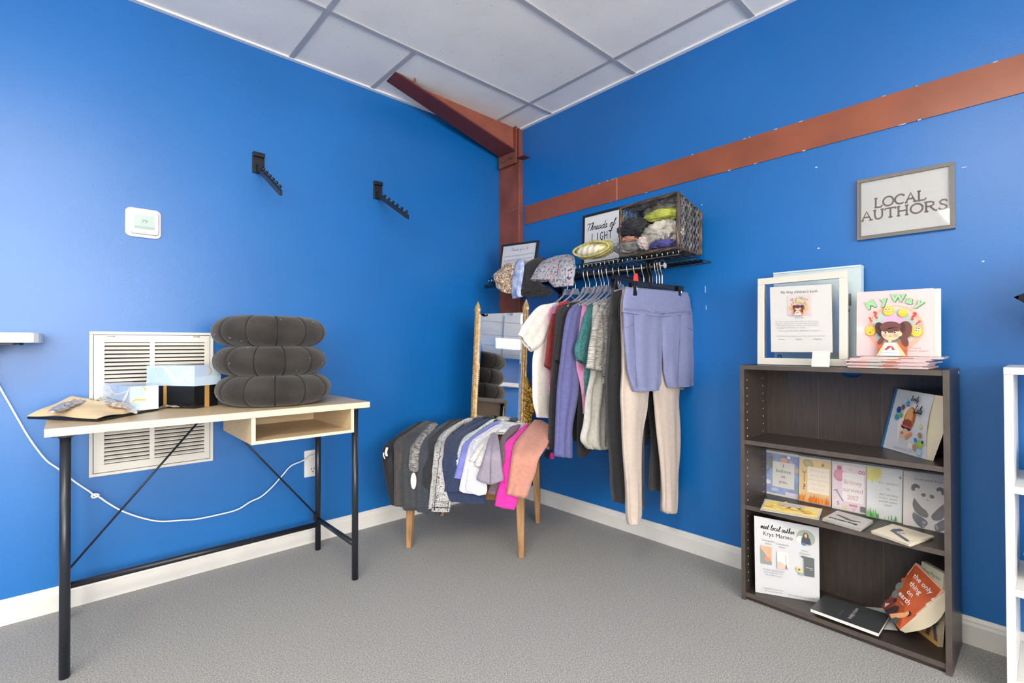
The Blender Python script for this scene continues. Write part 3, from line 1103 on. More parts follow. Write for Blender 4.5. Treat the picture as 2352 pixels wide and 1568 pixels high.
def frame_sign(name, label, cat, q, n_, wf, dep, m_fr, m_pap, prof=None, matte=None):
    """picture frame from four front corners (bl, br, tr, tl), facing n_"""
    q = [Vector(p) for p in q]
    n_ = Vector(n_).normalized()
    c = sum(q, Vector((0, 0, 0)))/4
    t = thing(name, label, cat, c)
    W = (q[1]-q[0]).length
    H = (q[3]-q[0]).length

    def P(u, v, h=0):
        return (q[0]*(1-u)+q[1]*u)*(1-v)+(q[3]*(1-u)+q[2]*u)*v+n_*h
    a, b = wf/W, wf/H
    mb = MB()
    for (u0_, v0, u1, v1) in ((0, 0, 1, b), (0, 1-b, 1, 1), (0, b, a, 1-b), (1-a, b, 1, 1-b)):
        mb.slab([P(u0_, v0, -dep), P(u1, v0, -dep), P(u1, v1, -dep), P(u0_, v1, -dep)], n_*dep)
    a2, b2 = a*.82, b*.82
    for (u0_, v0, u1, v1) in ((a2, b2, 1-a2, b), (a2, 1-b, 1-a2, 1-b2), (a2, b, a, 1-b), (1-a, b, 1-a2, 1-b)):
        mb.slab([P(u0_, v0, 0), P(u1, v0, 0), P(u1, v1, 0), P(u0_, v1, 0)], n_*.0015)
    obj('frame', mb, m_fr, t, bevel=.001)
    art = Art([P(a, b, -.006), P(1-a, b, -.006), P(1-a, 1-b, -.006), P(a, 1-b, -.006)], n_, .0003)
    art.rect(0, 0, 1, 1, m_pap)
    obj('backing', MB().slab([P(a*.5, b*.5, -dep+.001), P(1-a*.5, b*.5, -dep+.001), P(1-a*.5, 1-b*.5, -dep+.001), P(a*.5, 1-b*.5, -dep+.001)], n_*(dep-.009)), mat('fibre_board', (120, 96, 70)), t)
    return t, art, P, (a, b)


m_glass = mat('picture_glass', (255, 255, 255), rough=.03, trans=1.0, ior=1.45)
m_pap = mat('white_paper', (232, 232, 230), rough=.35, spec=.5, coat=.35)
m_ink = mat('black_ink', (30, 30, 32), rough=.6)
m_inkg = mat('grey_ink', (120, 120, 124), rough=.6)
m_frb = mat('black_frame', (34, 35, 38), rough=.4)
# sign: Threads of LIGHT
x = -.018
ty0, ty1, tz0, tz1 = -.733, -1.014, 1.466, 1.772
t, art, P, ab = frame_sign('framed_sign', 'black framed sign with script words Threads of and LIGHT beside basket', 'framed sign', [(x-.012, ty0, tz0), (x-.012, ty1, tz0), (x, ty1, tz1), (x, ty0, tz1)], (-1, 0, .03), .0135, .014, m_frb, m_pap)
art.strokes('Threads of', .05, .70, .155, m_ink, width=.80, pen=.05, shear=.28)
for i, ch in enumerate('LIGHT'):
    art.text(ch, .25+i*.118, .46, .245, m_ink, width=.085 if ch != 'I' else .02)
wave(art, [(.06, .42), (.2, .38), (.35, .41), (.5, .37), (.62, .41), (.8, .40), (.95, .43)], m_inkg, .003)
art.text('CLOTHING WITH PURPOSE AND LOVE', .5, .315, .042, m_ink, width=.86)
art.done('printed_sheet', t)

# leaning frame with the faint text
x = -.24
q = [(-.266, -.247, 1.430), (-.266, -.585, 1.430), (-.20, -.556, 1.618), (-.20, -.212, 1.657)]
q = [at('x', -.262, 1143.5, 640), at('x', -.262, 1226, 625), at('x', -.215, 1237, 551), at('x', -.215, 1152.5, 562)]
nn = (q[3]-q[0]).cross(q[1]-q[0]).normalized()
if nn.x > 0:
    nn = -nn
t, art, P, ab = frame_sign('framed_notice', 'small black framed notice with faint grey handwriting behind the draped shorts', 'framed notice', q, nn, .013, .012, m_frb, mat('grey_sheet', (205, 205, 208), rough=.4))
m_fnt = mat('faint_ink', (150, 150, 170), rough=.7)
art.strokes('Threads of Light', .24, .80, .12, m_fnt, width=.52, pen=.05)
for i, s in enumerate(('everyone is giving generously and sharing', 'beautiful threads of hope to women', 'light and love to those in need now')):
    art.text(s, .5, .62-.14*i, .075, m_fnt, width=.86, shear=.2)
art.done('printed_sheet', t)

# sign: LOCAL AUTHORS
m_fgr = mat('taupe_grey_frame', (116, 112, 108), rough=.45, spec=.4)
x = -.016
q = [at('x', x, 1968, 552), at('x', x, 2194, 523), at('x', x, 2192, 370), at('x', x, 1968, 414)]
t, art, P, ab = frame_sign('framed_sign', 'taupe framed LOCAL AUTHORS sign high on the right wall', 'framed sign', q, (-1, 0, 0), .0135, .015, m_fgr, m_pap)
m_brn = mat('brown_ink', (118, 104, 94), rough=.6)
art.strokes('LOCAL', .16, .50, .165, m_brn, font=RG, width=.60, pen=.085, shear=0, curve=False)
art.strokes('AUTHORS', .0, .285, .165, m_brn, font=RG, width=.985, pen=.085, shear=0, curve=False)
art.done('printed_sheet', t)
a, b = ab
obj('glass', MB().slab([P(a, b, -.0035), P(1-a, b, -.0035), P(1-a, 1-b, -.0035), P(a, 1-b, -.0035)], (-.001, 0, 0)), m_glass, t)

# ---------------------------------------------------------------- wicker basket lying on its side
m_wk = mat('dark_wicker', (72, 64, 60), rough=.45, c2=(40, 37, 37), nscale=30)
m_wk2 = mat('peeled_wicker', (128, 98, 74), rough=.55, c2=(58, 46, 38), nscale=24)
m_wk3 = mat('grey_wicker', (112, 112, 114), rough=.45, c2=(58, 57, 58), nscale=24)
FX, BX = -.312, -.045
FR = [(-1.207, 1.432), (-1.502, 1.432), (-1.505, 1.668), (-1.210, 1.662)]
BK = [(-1.245, 1.437), (-1.468, 1.437), (-1.470, 1.640), (-1.250, 1.636)]
t = thing('wicker_basket', 'dark wicker basket lying on its side on the wire shelf', 'basket', (-.18, -1.36, 1.43))


def bpt(side, s, d):
    """side 0 bottom, 1 near end, 2 top, 3 far end; s along the side, d from the rim (0) to the base (1)"""
    f0, f1 = FR[side], FR[(side+1) % 4]
    b0_, b1_ = BK[side], BK[(side+1) % 4]
    y = (f0[0]*(1-s)+f1[0]*s)*(1-d)+(b0_[0]*(1-s)+b1_[0]*s)*d
    z = (f0[1]*(1-s)+f1[1]*s)*(1-d)+(b0_[1]*(1-s)+b1_[1]*s)*d
    return Vector((FX+(BX-FX)*d, y, z))


rnd = random.Random(5)
for side in range(4):
    wv = MB()
    ns, nd = (11, 14)
    o_ = [Vector((0, 0, -1)), Vector((0, -1, 0)), Vector((0, 0, 1)), Vector((0, 1, 0))][side]
    for k in range(ns):
        s = (k+.5)/ns
        wv.tube([bpt(side, s, d) for d in (0, .5, 1)], .0022, 6, m=2)
    for j in range(nd):
        d0 = .05+.92*j/nd
        path = []
        for k in range(2*ns+1):
            s = k/(2*ns)
            ph = ((k//1)+j*2) % 4
            off = (.0045 if ph in (1,) else -.0045 if ph in (3,) else 0)
            p = bpt(side, s, min(1, d0+rnd.uniform(-.012, .012)))
            path.append(p+o_*off)
        wv.tube(path, rnd.uniform(.0032, .0052), 6, m=2 if rnd.random() < .5 else 0)
    obj('woven_side', wv, [m_wk, m_wk2, m_wk3], t)
wv = MB()
for k in range(12):
    s = (k+.5)/12
    a0, a1 = bpt(0, s, 1), bpt(2, 1-s, 1)
    wv.tube([a0, a1], .0022, 6)
    a0, a1 = bpt(3, 1-s, 1), bpt(1, s, 1)
    wv.tube([a0+Vector((.003*(-1)**k, 0, 0)), (a0+a1)/2+Vector((-.003*(-1)**k, 0, 0)), a1+Vector((.003*(-1)**k, 0, 0))], .0035, 6)
obj('woven_base', wv, [m_wk], t)
rim = MB()
for k in range(7):
    loop = []
    for side in range(4):
        for j in range(10):
            s = j/10
            p = bpt(side, s, 0)
            c = Vector((FX, -1.356, 1.55))
            dv = (p-c)
            dv.normalize()
            a = 2*PI*k/7+(side*10+j)*.55
            loop.append(p+dv*(.0055*math.cos(a))+Vector((-.006*math.sin(a)-.003, 0, 0)))
    rim.tube(loop, .0036, 6, m=1 if k % 2 else 0, closed=True)
obj('braided_rim', rim, [m_wk, m_wk2], t)
ed = MB()
for side, s in ((1, 0.), (2, 0.)):
    for k in range(3):
        ed.tube([bpt(side, s, d)+Vector((0, .003*math.sin(d*30+k*2), .003*math.cos(d*30+k*2))) for d in [i/14 for i in range(15)]], .0035, 6, m=1 if k else 0)
bb = [bpt(1, j/8, 1)+Vector((-.004, -.004, 0)) for j in range(9)]
ed.tube(bb, .005, 6, m=1)
ed.tube([p+Vector((-.012, 0, 0)) for p in bb], .0045, 6, m=1)
obj('woven_edge', ed, [m_wk, m_wk2], t)

# crushed clothes in the basket: outline boxes read off the photo, each at its own depth
for (x0, y0, x1, y1, xd, c, sd, lab, cat, amp) in (
        (1478, 494, 1562, 524, -.15, (44, 44, 48), 3, 'black knit top filling the back of the basket', 'garment', .3),
        (1440, 500, 1496, 520, -.19, (40, 41, 46), 13, 'dark top in the basket behind the shiny black jacket', 'garment', .3),
        (1484, 464, 1562, 499, -.20, (150, 147, 134), 1, 'olive grey top heaped at the top of the basket', 'garment', .34),
        (1487, 484, 1556, 508, -.255, (206, 214, 92), 8, 'lime yellow top under the olive grey one in the basket', 'garment', .34),
        (1427, 506, 1484, 548, -.285, (38, 39, 44), 2, 'shiny black jacket bulging out of the basket left side', 'garment', .42),
        (1482, 511, 1560, 562, -.27, (196, 190, 180), 6, 'cream knit hoodie in the right half of the basket', 'garment', .34),
        (1518, 522, 1552, 566, -.265, (128, 128, 130), 7, 'grey ribbed sleeve tucked right of the cream hoodie', 'garment', .32),
        (1418, 553, 1486, 583, -.275, (140, 139, 138), 9, 'grey striped top spilling over the basket bottom rim', 'garment', .32),
        (1500, 552, 1552, 572, -.275, (84, 84, 160), 11, 'blue purple garment at the bottom right of the basket', 'garment', .3),
        (1436, 543, 1466, 560, -.285, (206, 150, 130), 12, 'small coral garment peeking out below the shiny black jacket', 'garment', .3),
        (1473, 546, 1490, 572, -.30, (214, 200, 200), 15, 'pale pink strap hanging between jacket and cream hoodie', 'garment', .35)):
    c0 = at('x', xd, (x0+x1)/2, (y0+y1)/2)
    ry = abs(at('x', xd, x1, (y0+y1)/2).y-at('x', xd, x0, (y0+y1)/2).y)/2
    rz = abs(at('x', xd, x0, y0).z-at('x', xd, x0, y1).z)/2
    m_ = cloth('basket_cloth_%d' % sd, c, k=.25, ns=18, rough=.45 if sd == 2 else .85)
    o = obj('folded_garment', crumple(c0, (.05, ry*1.05, rz*1.05), sd, amp, 2.0 if sd != 2 else 2.6), m_)
    tag(o, lab, cat, 'clothes crushed into the basket')

# rolled pale green shorts on the shelf left of the basket
c0 = at('x', -.26, 1366, 574)
t = thing('rolled_shorts', 'pale green and cream rolled shorts on shelf before the framed sign', 'shorts', c0)
ry, rz = .118, .040
sh = MB()
for a0, a1, rr in ((0, 2*PI, 1.0),):
    def shell(u, v):
        a = 2*PI*u
        yy = (v-.5)*2
        k = math.sqrt(max(0.0, 1-abs(yy)**2.6))
        wv_ = .0035*math.sin(a*9+yy*3)+.002*noise.noise(Vector((yy*6, math.cos(a)*2, math.sin(a)*2)))
        return c0+Vector((math.cos(a)*(.038*k+.004+wv_), -yy*ry, math.sin(a)*(rz*k+.003+wv_)))
    sh.grid(shell, 72, 34, cu=True)
obj('outer_cloth', sh, mat('pale_green_plaid', (196, 190, 128), rough=.9, c2=(166, 150, 84), nscale=14, stretch=(1, 7, 1)), t)
inn = MB()


def inner(u, v):
    a = 2*PI*u
    yy = (v-.5)*2
    k = math.sqrt(max(0.0, 1-abs(yy)**2.2))
    wv_ = .0025*math.sin(yy*16+a*2)
    return c0+Vector((-.020, .006, -.003))+Vector((math.cos(a)*(.028*k+wv_)-.004*k, -yy*ry*.80, math.sin(a)*(rz*.66*k+wv_*.5)))


inn.grid(inner, 48, 30, cu=True)
obj('cream_lining', inn, cloth('cream_cotton', (226, 220, 196), k=.06), t)
rim_ = [c0+Vector((-.034+.006*math.cos(a*3), -math.cos(a)*ry*.93, math.sin(a)*rz*.86)) for a in [2*PI*i/40 for i in range(40)]]
obj('rolled_hem', MB().tube(rim_, .006, 8, closed=True), mat('pale_green_plaid', (0, 0, 0)), t)

# shorts draped over the left front edge of the shelf
m_pais = vmat('red_blue_paisley', [(66, 64, 76), (170, 176, 182), (206, 110, 108), (196, 200, 204), (118, 154, 170), (92, 88, 100)], 85, distort=.04, stops=[0, .12, .34, .44, .56, .72])
m_camo = vmat('brown_leaf_print', [(60, 48, 42), (150, 112, 84), (206, 186, 160), (120, 84, 62), (222, 206, 184)], 48, distort=.07, stops=[0, .16, .32, .5, .64])
m_tie = mat('blue_tie_dye', (206, 214, 232), rough=.8, c2=(120, 140, 194), nscale=22, detail=2)
m_blkc = cloth('black_cloth', (46, 46, 48), k=.18)
for nm, lab, rows, m_, th in (
        ('leaf_print_shorts', 'brown leaf print shorts draped at left end of wire shelf', [(1160, 610, 1186, 606, -.27), (1146, 622, 1184, 618, -.29), (1134, 634, 1181, 640, -.31), (1139, 648, 1179, 655, -.325), (1142, 661, 1177, 667, -.33), (1156, 670, 1174, 674, -.33)], m_camo, .035),
        ('black_shorts', 'black shorts draped between the tie-dye and paisley shorts', [(1228, 597, 1252, 594, -.24), (1208, 608, 1246, 606, -.28), (1204, 625, 1240, 640, -.31), (1199, 648, 1250, 656, -.325), (1195, 667, 1266, 664, -.33), (1199, 677, 1268, 672, -.33), (1214, 683, 1254, 681, -.33)], m_blkc, .03),
        ('tie_dye_shorts', 'pale blue tie-dye shorts hanging narrowly beside the black shorts', [(1192, 596, 1204, 596, -.26), (1184, 606, 1204, 603, -.30), (1180, 625, 1203, 622, -.33), (1176, 650, 1198, 650, -.345), (1175, 673, 1196, 674, -.35), (1178, 686, 1201, 681, -.35)], m_tie, .02),
        ('paisley_shorts', 'red and blue paisley shorts hanging over the shelf front', [(1272, 592, 1319, 590, -.22), (1244, 602, 1321, 600, -.27), (1234, 615, 1321, 615, -.32), (1224, 630, 1319, 632, -.335), (1218, 643, 1317, 644, -.34)], m_pais, .03)):
    t = thing(nm, lab, 'shorts', at('x', -.3, (rows[2][0]+rows[2][2])/2, 640), 'shorts draped over the wire shelf')
    obj('body', loft(MB(), rows_x(rows), th, .006, 3, len(nm)), m_, t)
    if nm == 'paisley_shorts':
        obj('leg', loft(MB(), rows_x([(1219, 640, 1262, 640, -.335), (1218, 643, 1256, 645, -.34)]), .03, .003, 2, 4, open_end=True), m_, t)
        obj('leg', loft(MB(), rows_x([(1256, 638, 1318, 638, -.335), (1264, 650, 1317, 648, -.34), (1273, 660, 1316, 656, -.34)]), .035, .005, 2, 9, open_end=True), m_, t)
        obj('seam', MB().tube([at('x', -.351+.003*i, a, b) for i, (a, b) in enumerate(((1287, 594), (1282, 612), (1280, 630), (1270, 645)))], .0012, 6), m_blkc, t)
    if nm == 'black_shorts':
        obj('leg', loft(MB(), rows_x([(1200, 655, 1262, 660, -.335), (1195, 668, 1244, 664, -.335), (1197, 675, 1240, 668, -.34)]), .03, .003, 2, 4, open_end=True), m_, t)
    if nm == 'leaf_print_shorts':
        obj('leg', loft(MB(), rows_x([(1135, 633, 1176, 640, -.325), (1140, 645, 1168, 655, -.335), (1150, 652, 1160, 656, -.338)]), .03, .004, 2, 4, open_end=True), m_, t)

# ---------------------------------------------------------------- clothes on hangers
m_clear = mat('clear_hanger_plastic', (226, 228, 240), rough=.12, trans=.75, ior=1.45, spec=.6)
m_bhang = mat('black_hanger_plastic', (22, 22, 25), rough=.25, spec=.6)


def rod_at(y):
    s = (y-ROD[0].y)/(ROD[1].y-ROD[0].y)
    return ROD[0]+(ROD[1]-ROD[0])*s


def hook(par, y, ztop, m_=None, r=.0023, flip=-1):
    c = rod_at(y)
    R = .0175+r
    pts = []
    for k in range(13):
        a = math.radians(-35+235*k/12)
        pts.append(Vector((c.x+flip*R*math.cos(a+PI*0)*-1, y, c.z+.013+.001+(R-.013)*0+R*math.sin(a)-(R-.0135))))
    last = pts[-1]
    x0 = c.x
    pts += [Vector((x0+flip*(.012), y, c.z-.022)), Vector((x0, y, c.z-.045)), Vector((x0, y, ztop-.006))]
    return obj('hook', MB().tube(crv(pts, 3), r, 8), m_ or m_chrome, par)


def clear_hanger(y, label, half=.175, drop=.105):
    z = rod_at(y).z-.068
    t = thing('clothes_hanger', label, 'clothes hanger', (rod_at(y).x, y, z-drop), 'clear hangers on the rod')
    hook(t, y, z)
    x0 = rod_at(y).x
    b = MB()
    # web under the hook
    b.prism([(x0-.042, y-.0015, z-.030), (x0-.022, y-.0015, z+.002), (x0+.022, y-.0015, z+.002), (x0+.042, y-.0015, z-.030)], (0, .003, 0))
    for sg in (-1, 1):
        arm = crv([(x0+sg*.014, y, z+.002), (x0+sg*.030, y, z-.030), (x0+sg*half*.52, y, z-drop*.68), (x0+sg*half, y, z-drop)], 6)
        b.tube(arm, .0045, 8)
        e = arm[11]+Vector((0, -.0, 0))
        loop = [e+Vector((sg*(.013*math.sin(a)), -.024*math.sin(a/2), -.019+.019*math.cos(a))) for a in [2*PI*i/16 for i in range(15)]]
        b.tube(loop, .0034, 8)
    obj('shoulders', b, m_clear, t)
    return t


def piece(par, nm, rows, y, m_, th=.03, fold=.006, nf=3, seed=1, open_end=False, label=None, na=28, hem=0):
    return obj(nm, loft(MB(), rows_y(rows, y), th, fold, nf, seed, open_end=open_end, nrm=Vector((0, -1, 0)), na=na, hem=hem), m_, par, label=label)


m_wht = cloth('white_jersey', (226, 222, 218), k=.04)
m_mar = cloth('maroon_jersey', (134, 52, 54), k=.12)
m_pnk = cloth('dusty_pink_jersey', (206, 140, 178), k=.1)
m_rdc = cloth('red_rib', (206, 44, 56), k=.1)
m_blk1 = cloth('black_jersey', (50, 50, 53), k=.15)
m_blk2 = cloth('black_wool', (42, 41, 44), k=.15)
m_lav = cloth('periwinkle_knit', (98, 100, 152), k=.08)
m_teal = cloth('teal_heather', (66, 130, 132), k=.25, ns=120)
m_hea = mat('grey_heather', (204, 200, 194), rough=.9, c2=(128, 124, 120), nscale=90, stretch=(.35, .35, 2.6), bump=.2, bscale=300, detail=5)
m_lg = cloth('light_grey_jersey', (196, 194, 188), k=.08)
m_dhe = mat('dark_heather', (150, 146, 142), rough=.9, c2=(88, 86, 84), nscale=100, stretch=(.5, .5, 2), bump=.2, bscale=300)
m_dgl = cloth('charcoal_spandex', (70, 71, 74), k=.1, rough=.5)
m_tau = cloth('taupe_jersey', (168, 156, 150), k=.06)
m_bei = cloth('beige_spandex', (190, 176, 166), k=.04, rough=.6)
m_lil = cloth('lilac_spandex', (122, 128, 166), k=.05, rough=.6)
m_lils = cloth('lilac_seam', (88, 94, 134), k=.05)

# white tee
y = -.84
t = thing('white_tee', 'white short sleeve t-shirt, leftmost on the hanging rod', 't-shirt', rod_at(y)+Vector((0, 0, -.75)))
piece(t, 'body', [(1268, 696, 1318, 692), (1247, 703, 1340, 702), (1240, 735, 1340, 730), (1236, 775, 1338, 775), (1226, 815, 1336, 820), (1223, 870, 1334, 875), (1224, 915, 1332, 920), (1228, 945, 1330, 948), (1232, 958, 1328, 962)], y, m_wht, .035, .011, 3.4, 3, open_end=True, na=40, hem=1)
piece(t, 'sleeve', [(1262, 697, 1268, 722), (1238, 703, 1258, 762), (1212, 730, 1248, 792), (1198, 752, 1234, 802), (1190, 768, 1220, 808)], y-.006, m_wht, .03, .006, 2, 8, open_end=True)
piece(t, 'sleeve', [(1318, 693, 1322, 712), (1340, 701, 1334, 740), (1352, 730, 1338, 770)], y+.004, m_wht, .03, .004, 2, 9, open_end=True)
clear_hanger(y+.0, 'clear hanger carrying the white t-shirt')
# pink and maroon tees
y = -.872
t = thing('pink_tee', 'dusty pink t-shirt mostly hidden between white and maroon tees', 't-shirt', rod_at(y)+Vector((0, 0, -.7)))
piece(t, 'body', [(1270, 703, 1306, 698), (1261, 716, 1312, 712), (1263, 760, 1312, 760), (1260, 820, 1310, 820), (1259, 870, 1308, 870), (1262, 905, 1306, 908)], y, m_pnk, .022, .004, 2, 5)
y = -.895
t = thing('maroon_tee', 'maroon short sleeve tee with bright red neckband', 't-shirt', rod_at(y)+Vector((0, 0, -.7)))
piece(t, 'body', [(1284, 700, 1312, 694), (1276, 716, 1322, 712), (1275, 770, 1322, 770), (1275, 840, 1320, 840), (1275, 900, 1318, 900)], y, m_mar, .02, .004, 2, 6)
piece(t, 'sleeve', [(1270, 722, 1284, 716), (1263, 745, 1278, 745), (1258, 780, 1277, 780), (1254, 815, 1275, 820), (1251, 838, 1267, 851)], y-.006, m_mar, .026, .003, 2, 7, open_end=True)
piece(t, 'neckband', [(1284, 697, 1306, 690), (1282, 702, 1306, 697)], y-.003, m_rdc, .03, .001, 1, 2)
clear_hanger(-.893, 'clear hanger carrying the maroon tee')
# black garments
y = -.962
t = thing('black_long_sleeve_shirt', 'black long sleeve top hanging left of the periwinkle one', 'top', rod_at(y)+Vector((0, 0, -.85)))
piece(t, 'body', [(1302, 697, 1340, 688), (1290, 708, 1352, 704), (1286, 760, 1350, 760), (1284, 860, 1350, 860), (1282, 950, 1346, 950)], y+.004, m_blk1, .022, .005, 3, 2)
piece(t, 'sleeve', [(1294, 699, 1312, 696), (1279, 720, 1304, 722), (1274, 790, 1292, 790), (1268, 860, 1288, 860), (1263, 930, 1284, 930), (1261, 990, 1278, 990), (1260.5, 1029, 1274.5, 1033)], y-.008, m_blk1, .03, .004, 2, 4, open_end=True)
clear_hanger(-.962, 'clear hanger carrying the black long sleeve top')
y = -.988
t = thing('black_tee', 'black short sleeve tee just left of the periwinkle top', 't-shirt', rod_at(y)+Vector((0, 0, -.75)))
piece(t, 'body', [(1316, 694, 1352, 687), (1306, 704, 1362, 704), (1304, 790, 1362, 790), (1308, 900, 1362, 900), (1316, 1000, 1360, 1000), (1318, 1012, 1356, 1016)], y+.004, m_blk2, .024, .006, 3, 3)
piece(t, 'sleeve', [(1310, 698, 1330, 692), (1293, 720, 1322, 716), (1285, 765, 1306, 765), (1280, 800, 1300, 800), (1275.5, 826, 1290, 833)], y-.008, m_blk2, .03, .004, 2, 5, open_end=True)
clear_hanger(-.988, 'clear hanger carrying the black tee')
y = -1.045
t = thing('black_dress', 'long black top whose hem shows below the grey tees', 'top', rod_at(y)+Vector((0, 0, -.9)))
piece(t, 'body', [(1340, 694, 1372, 688), (1332, 706, 1384, 704), (1332, 800, 1386, 800), (1330, 900, 1386, 900), (1326, 980, 1384, 980), (1325, 1018, 1380, 1012), (1327, 1046, 1352, 1040), (1333, 1050, 1342, 1050)], y, m_blk2, .022, .006, 3, 7)
# periwinkle
y = -1.022
t = thing('periwinkle_shirt', 'periwinkle blue ribbed long sleeve top on clear hanger', 'top', rod_at(y)+Vector((0, 0, -.9)))
piece(t, 'body', [(1334, 698, 1362, 692), (1322, 708, 1374, 704), (1322, 760, 1372, 760), (1322, 850, 1370, 850), (1322, 905, 1366, 905)], y+.006, m_lav, .022, .004, 3, 3)
piece(t, 'sleeve', [(1318, 700, 1345, 698), (1305, 716, 1343, 722), (1298, 745, 1338, 760), (1291, 800, 1333, 815), (1286, 850, 1330, 860), (1281, 905, 1329, 892), (1277.5, 960, 1316, 962), (1275.5, 1010, 1313, 1010), (1274.5, 1047, 1311, 1051)], y-.012, m_lav, .04, .007, 2, 4, open_end=True, na=36)
clear_hanger(-1.030, 'clear hanger in front of the periwinkle top')
y = -1.06
t = thing('mauve_tee', 'mauve pink t-shirt seen as a thin strip behind the teal tee', 't-shirt', rod_at(y)+Vector((0, 0, -.75)))
piece(t, 'body', [(1338, 700, 1352, 698), (1336, 712, 1366, 712), (1330, 760, 1376, 760), (1324, 815, 1376, 815), (1324, 840, 1378, 840), (1332, 880, 1378, 880), (1338, 920, 1380, 920), (1340, 950, 1380, 955)], y, m_pnk, .02, .004, 2, 6)
clear_hanger(-1.06, 'clear hanger carrying the mauve tee')
y = -1.078
t = thing('teal_tee', 'teal heather short sleeve tee next to the grey heather tee', 't-shirt', rod_at(y)+Vector((0, 0, -.8)))
piece(t, 'body', [(1362, 694, 1398, 686), (1350, 706, 1410, 704), (1348, 760, 1410, 760), (1345, 830, 1412, 830), (1342, 880, 1412, 880), (1346, 940, 1412, 940), (1348, 1000, 1410, 1000), (1346, 1030, 1400, 1036)], y+.004, m_teal, .024, .006, 3, 3)
piece(t, 'sleeve', [(1362, 696, 1382, 690), (1345, 718, 1378, 712), (1336, 748, 1368, 748), (1328, 778, 1358, 785), (1320, 804, 1350, 820), (1326, 826, 1346, 838)], y-.008, m_teal, .034, .005, 2, 8, open_end=True)
clear_hanger(-1.079, 'clear hanger carrying the teal tee')
# light grey long tee and heather tees
y = -1.108
t = thing('light_grey_tee', 'long light grey tee hanging under the heather sleeve', 't-shirt', rod_at(y)+Vector((0, 0, -.85)))
piece(t, 'body', [(1366, 693, 1404, 688), (1362, 708, 1416, 706), (1360, 780, 1416, 780), (1356, 850, 1416, 850), (1349, 900, 1416, 900), (1342, 960, 1415, 960), (1335, 1006, 1412, 1012), (1352, 1031, 1400, 1030)], y, m_lg, .04, .014, 4, 6, open_end=True, na=44, hem=1)
clear_hanger(-1.106, 'clear hanger carrying the long light grey tee')
y = -1.142
t = thing('grey_heather_tee', 'mottled grey heather tee with wide short sleeve', 't-shirt', rod_at(y)+Vector((0, 0, -.8)))
piece(t, 'body', [(1388, 688, 1424, 684), (1378, 702, 1436, 702), (1380, 800, 1436, 800), (1384, 880, 1436, 880)], y+.004, m_hea, .022, .005, 3, 3)
piece(t, 'sleeve', [(1386, 695, 1410, 690), (1372, 718, 1407, 720), (1362, 748, 1403, 755), (1356, 785, 1399, 795), (1351, 818, 1396, 828), (1347, 845, 1393, 856)], y-.008, m_hea, .04, .006, 2, 8, open_end=True, na=36, hem=1)
clear_hanger(-1.145, 'clear hanger carrying the grey heather tee')
y = -1.178
t = thing('dark_heather_tee', 'darker heather tee against the charcoal leggings', 't-shirt', rod_at(y)+Vector((0, 0, -.8)))
piece(t, 'body', [(1408, 690, 1478, 692), (1398, 700, 1490, 704), (1400, 800, 1492, 800), (1402, 900, 1493, 900), (1404, 980, 1493, 978), (1405, 1026, 1491, 1019)], y, m_dhe, .024, .006, 3, 3)
piece(t, 'sleeve', [(1396, 696, 1412, 692), (1386, 715, 1408, 716), (1388, 760, 1404, 765), (1390, 810, 1402, 815), (1386, 862, 1400, 872)], y-.006, m_dhe, .03, .004, 2, 8, open_end=True)
clear_hanger(-1.178, 'clear hanger carrying the darker heather tee')
for y, lb in ((-1.262, 'empty-looking clear hanger behind the clip hangers'), (-1.305, 'clear hanger just left of the thick black hook')):
    t = thing('clothes_hanger', lb, 'clothes hanger', rod_at(y)+Vector((0, 0, -.13)), 'clear hangers on the rod')
    hook(t, y, rod_at(y).z-.068)
    x0, z = rod_at(y).x, rod_at(y).z-.068
    obj('shoulders', MB().tube(crv([(x0-.17, y, z-.05), (x0-.06, y, z-.02), (x0, y, z), (x0+.06, y, z-.02), (x0+.17, y, z-.05)], 6), .004, 8), m_clear, t)


def clip_hanger(y, bar, clips, label, hm=None, thick=.0021, red=False):
    """bar: (px,py,px,py); clips: list of (px, py0, py1)"""
    a, b = at('y', y, bar[0], bar[1]), at('y', y, bar[2], bar[3])
    t = thing('clip_hanger', label, 'clip hanger', (a+b)/2, 'black clip hangers on the rod')
    mb = MB()
    d = (b-a).normalized()
    nrm = Vector((0, 0, 1))
    mb.slab([a+Vector((0, -.004, -.011)), b+Vector((0, -.004, -.011)), b+Vector((0, -.004, .011)), a+Vector((0, -.004, .011))], (0, .008, 0))
    mb.slab([a+Vector((0, -.007, .008)), b+Vector((0, -.007, .008)), b+Vector((0, -.007, .012)), a+Vector((0, -.007, .012))], (0, .012, 0))
    obj('bar', mb, m_bhang, t, bevel=.001)
    m_ = (a+b)/2
    x0 = rod_at(y).x
    hook(t, y, m_.z+.006, hm, thick)
    for (px, p0, p1) in clips:
        c0_, c1_ = at('y', y-.014, px, p0), at('y', y-.014, px, p1)
        for sg in (-1, 1):
            cb = MB()
            yy = y+sg*.012
            cb.prism([(c0_.x-.0145, yy, c0_.z), (c0_.x+.0145, yy, c0_.z), (c0_.x+.012, yy-sg*.003, (c0_.z+c1_.z)/2), (c0_.x+.0145, yy-sg*.006, c1_.z), (c0_.x-.0145, yy-sg*.006, c1_.z), (c0_.x-.012, yy-sg*.003, (c0_.z+c1_.z)/2)], (0, sg*.005, 0))
            cl = obj('clip', cb, m_bhang, t, bevel=.0015)
            if sg < 0:
                zc = (c0_.z+c1_.z)/2
                obj('spring', MB().tube([(c0_.x, yy-.006, zc+.012), (c0_.x, yy-.0085, zc), (c0_.x, yy-.006, zc-.012)], .003, 8), m_chrome, cl)
    return t


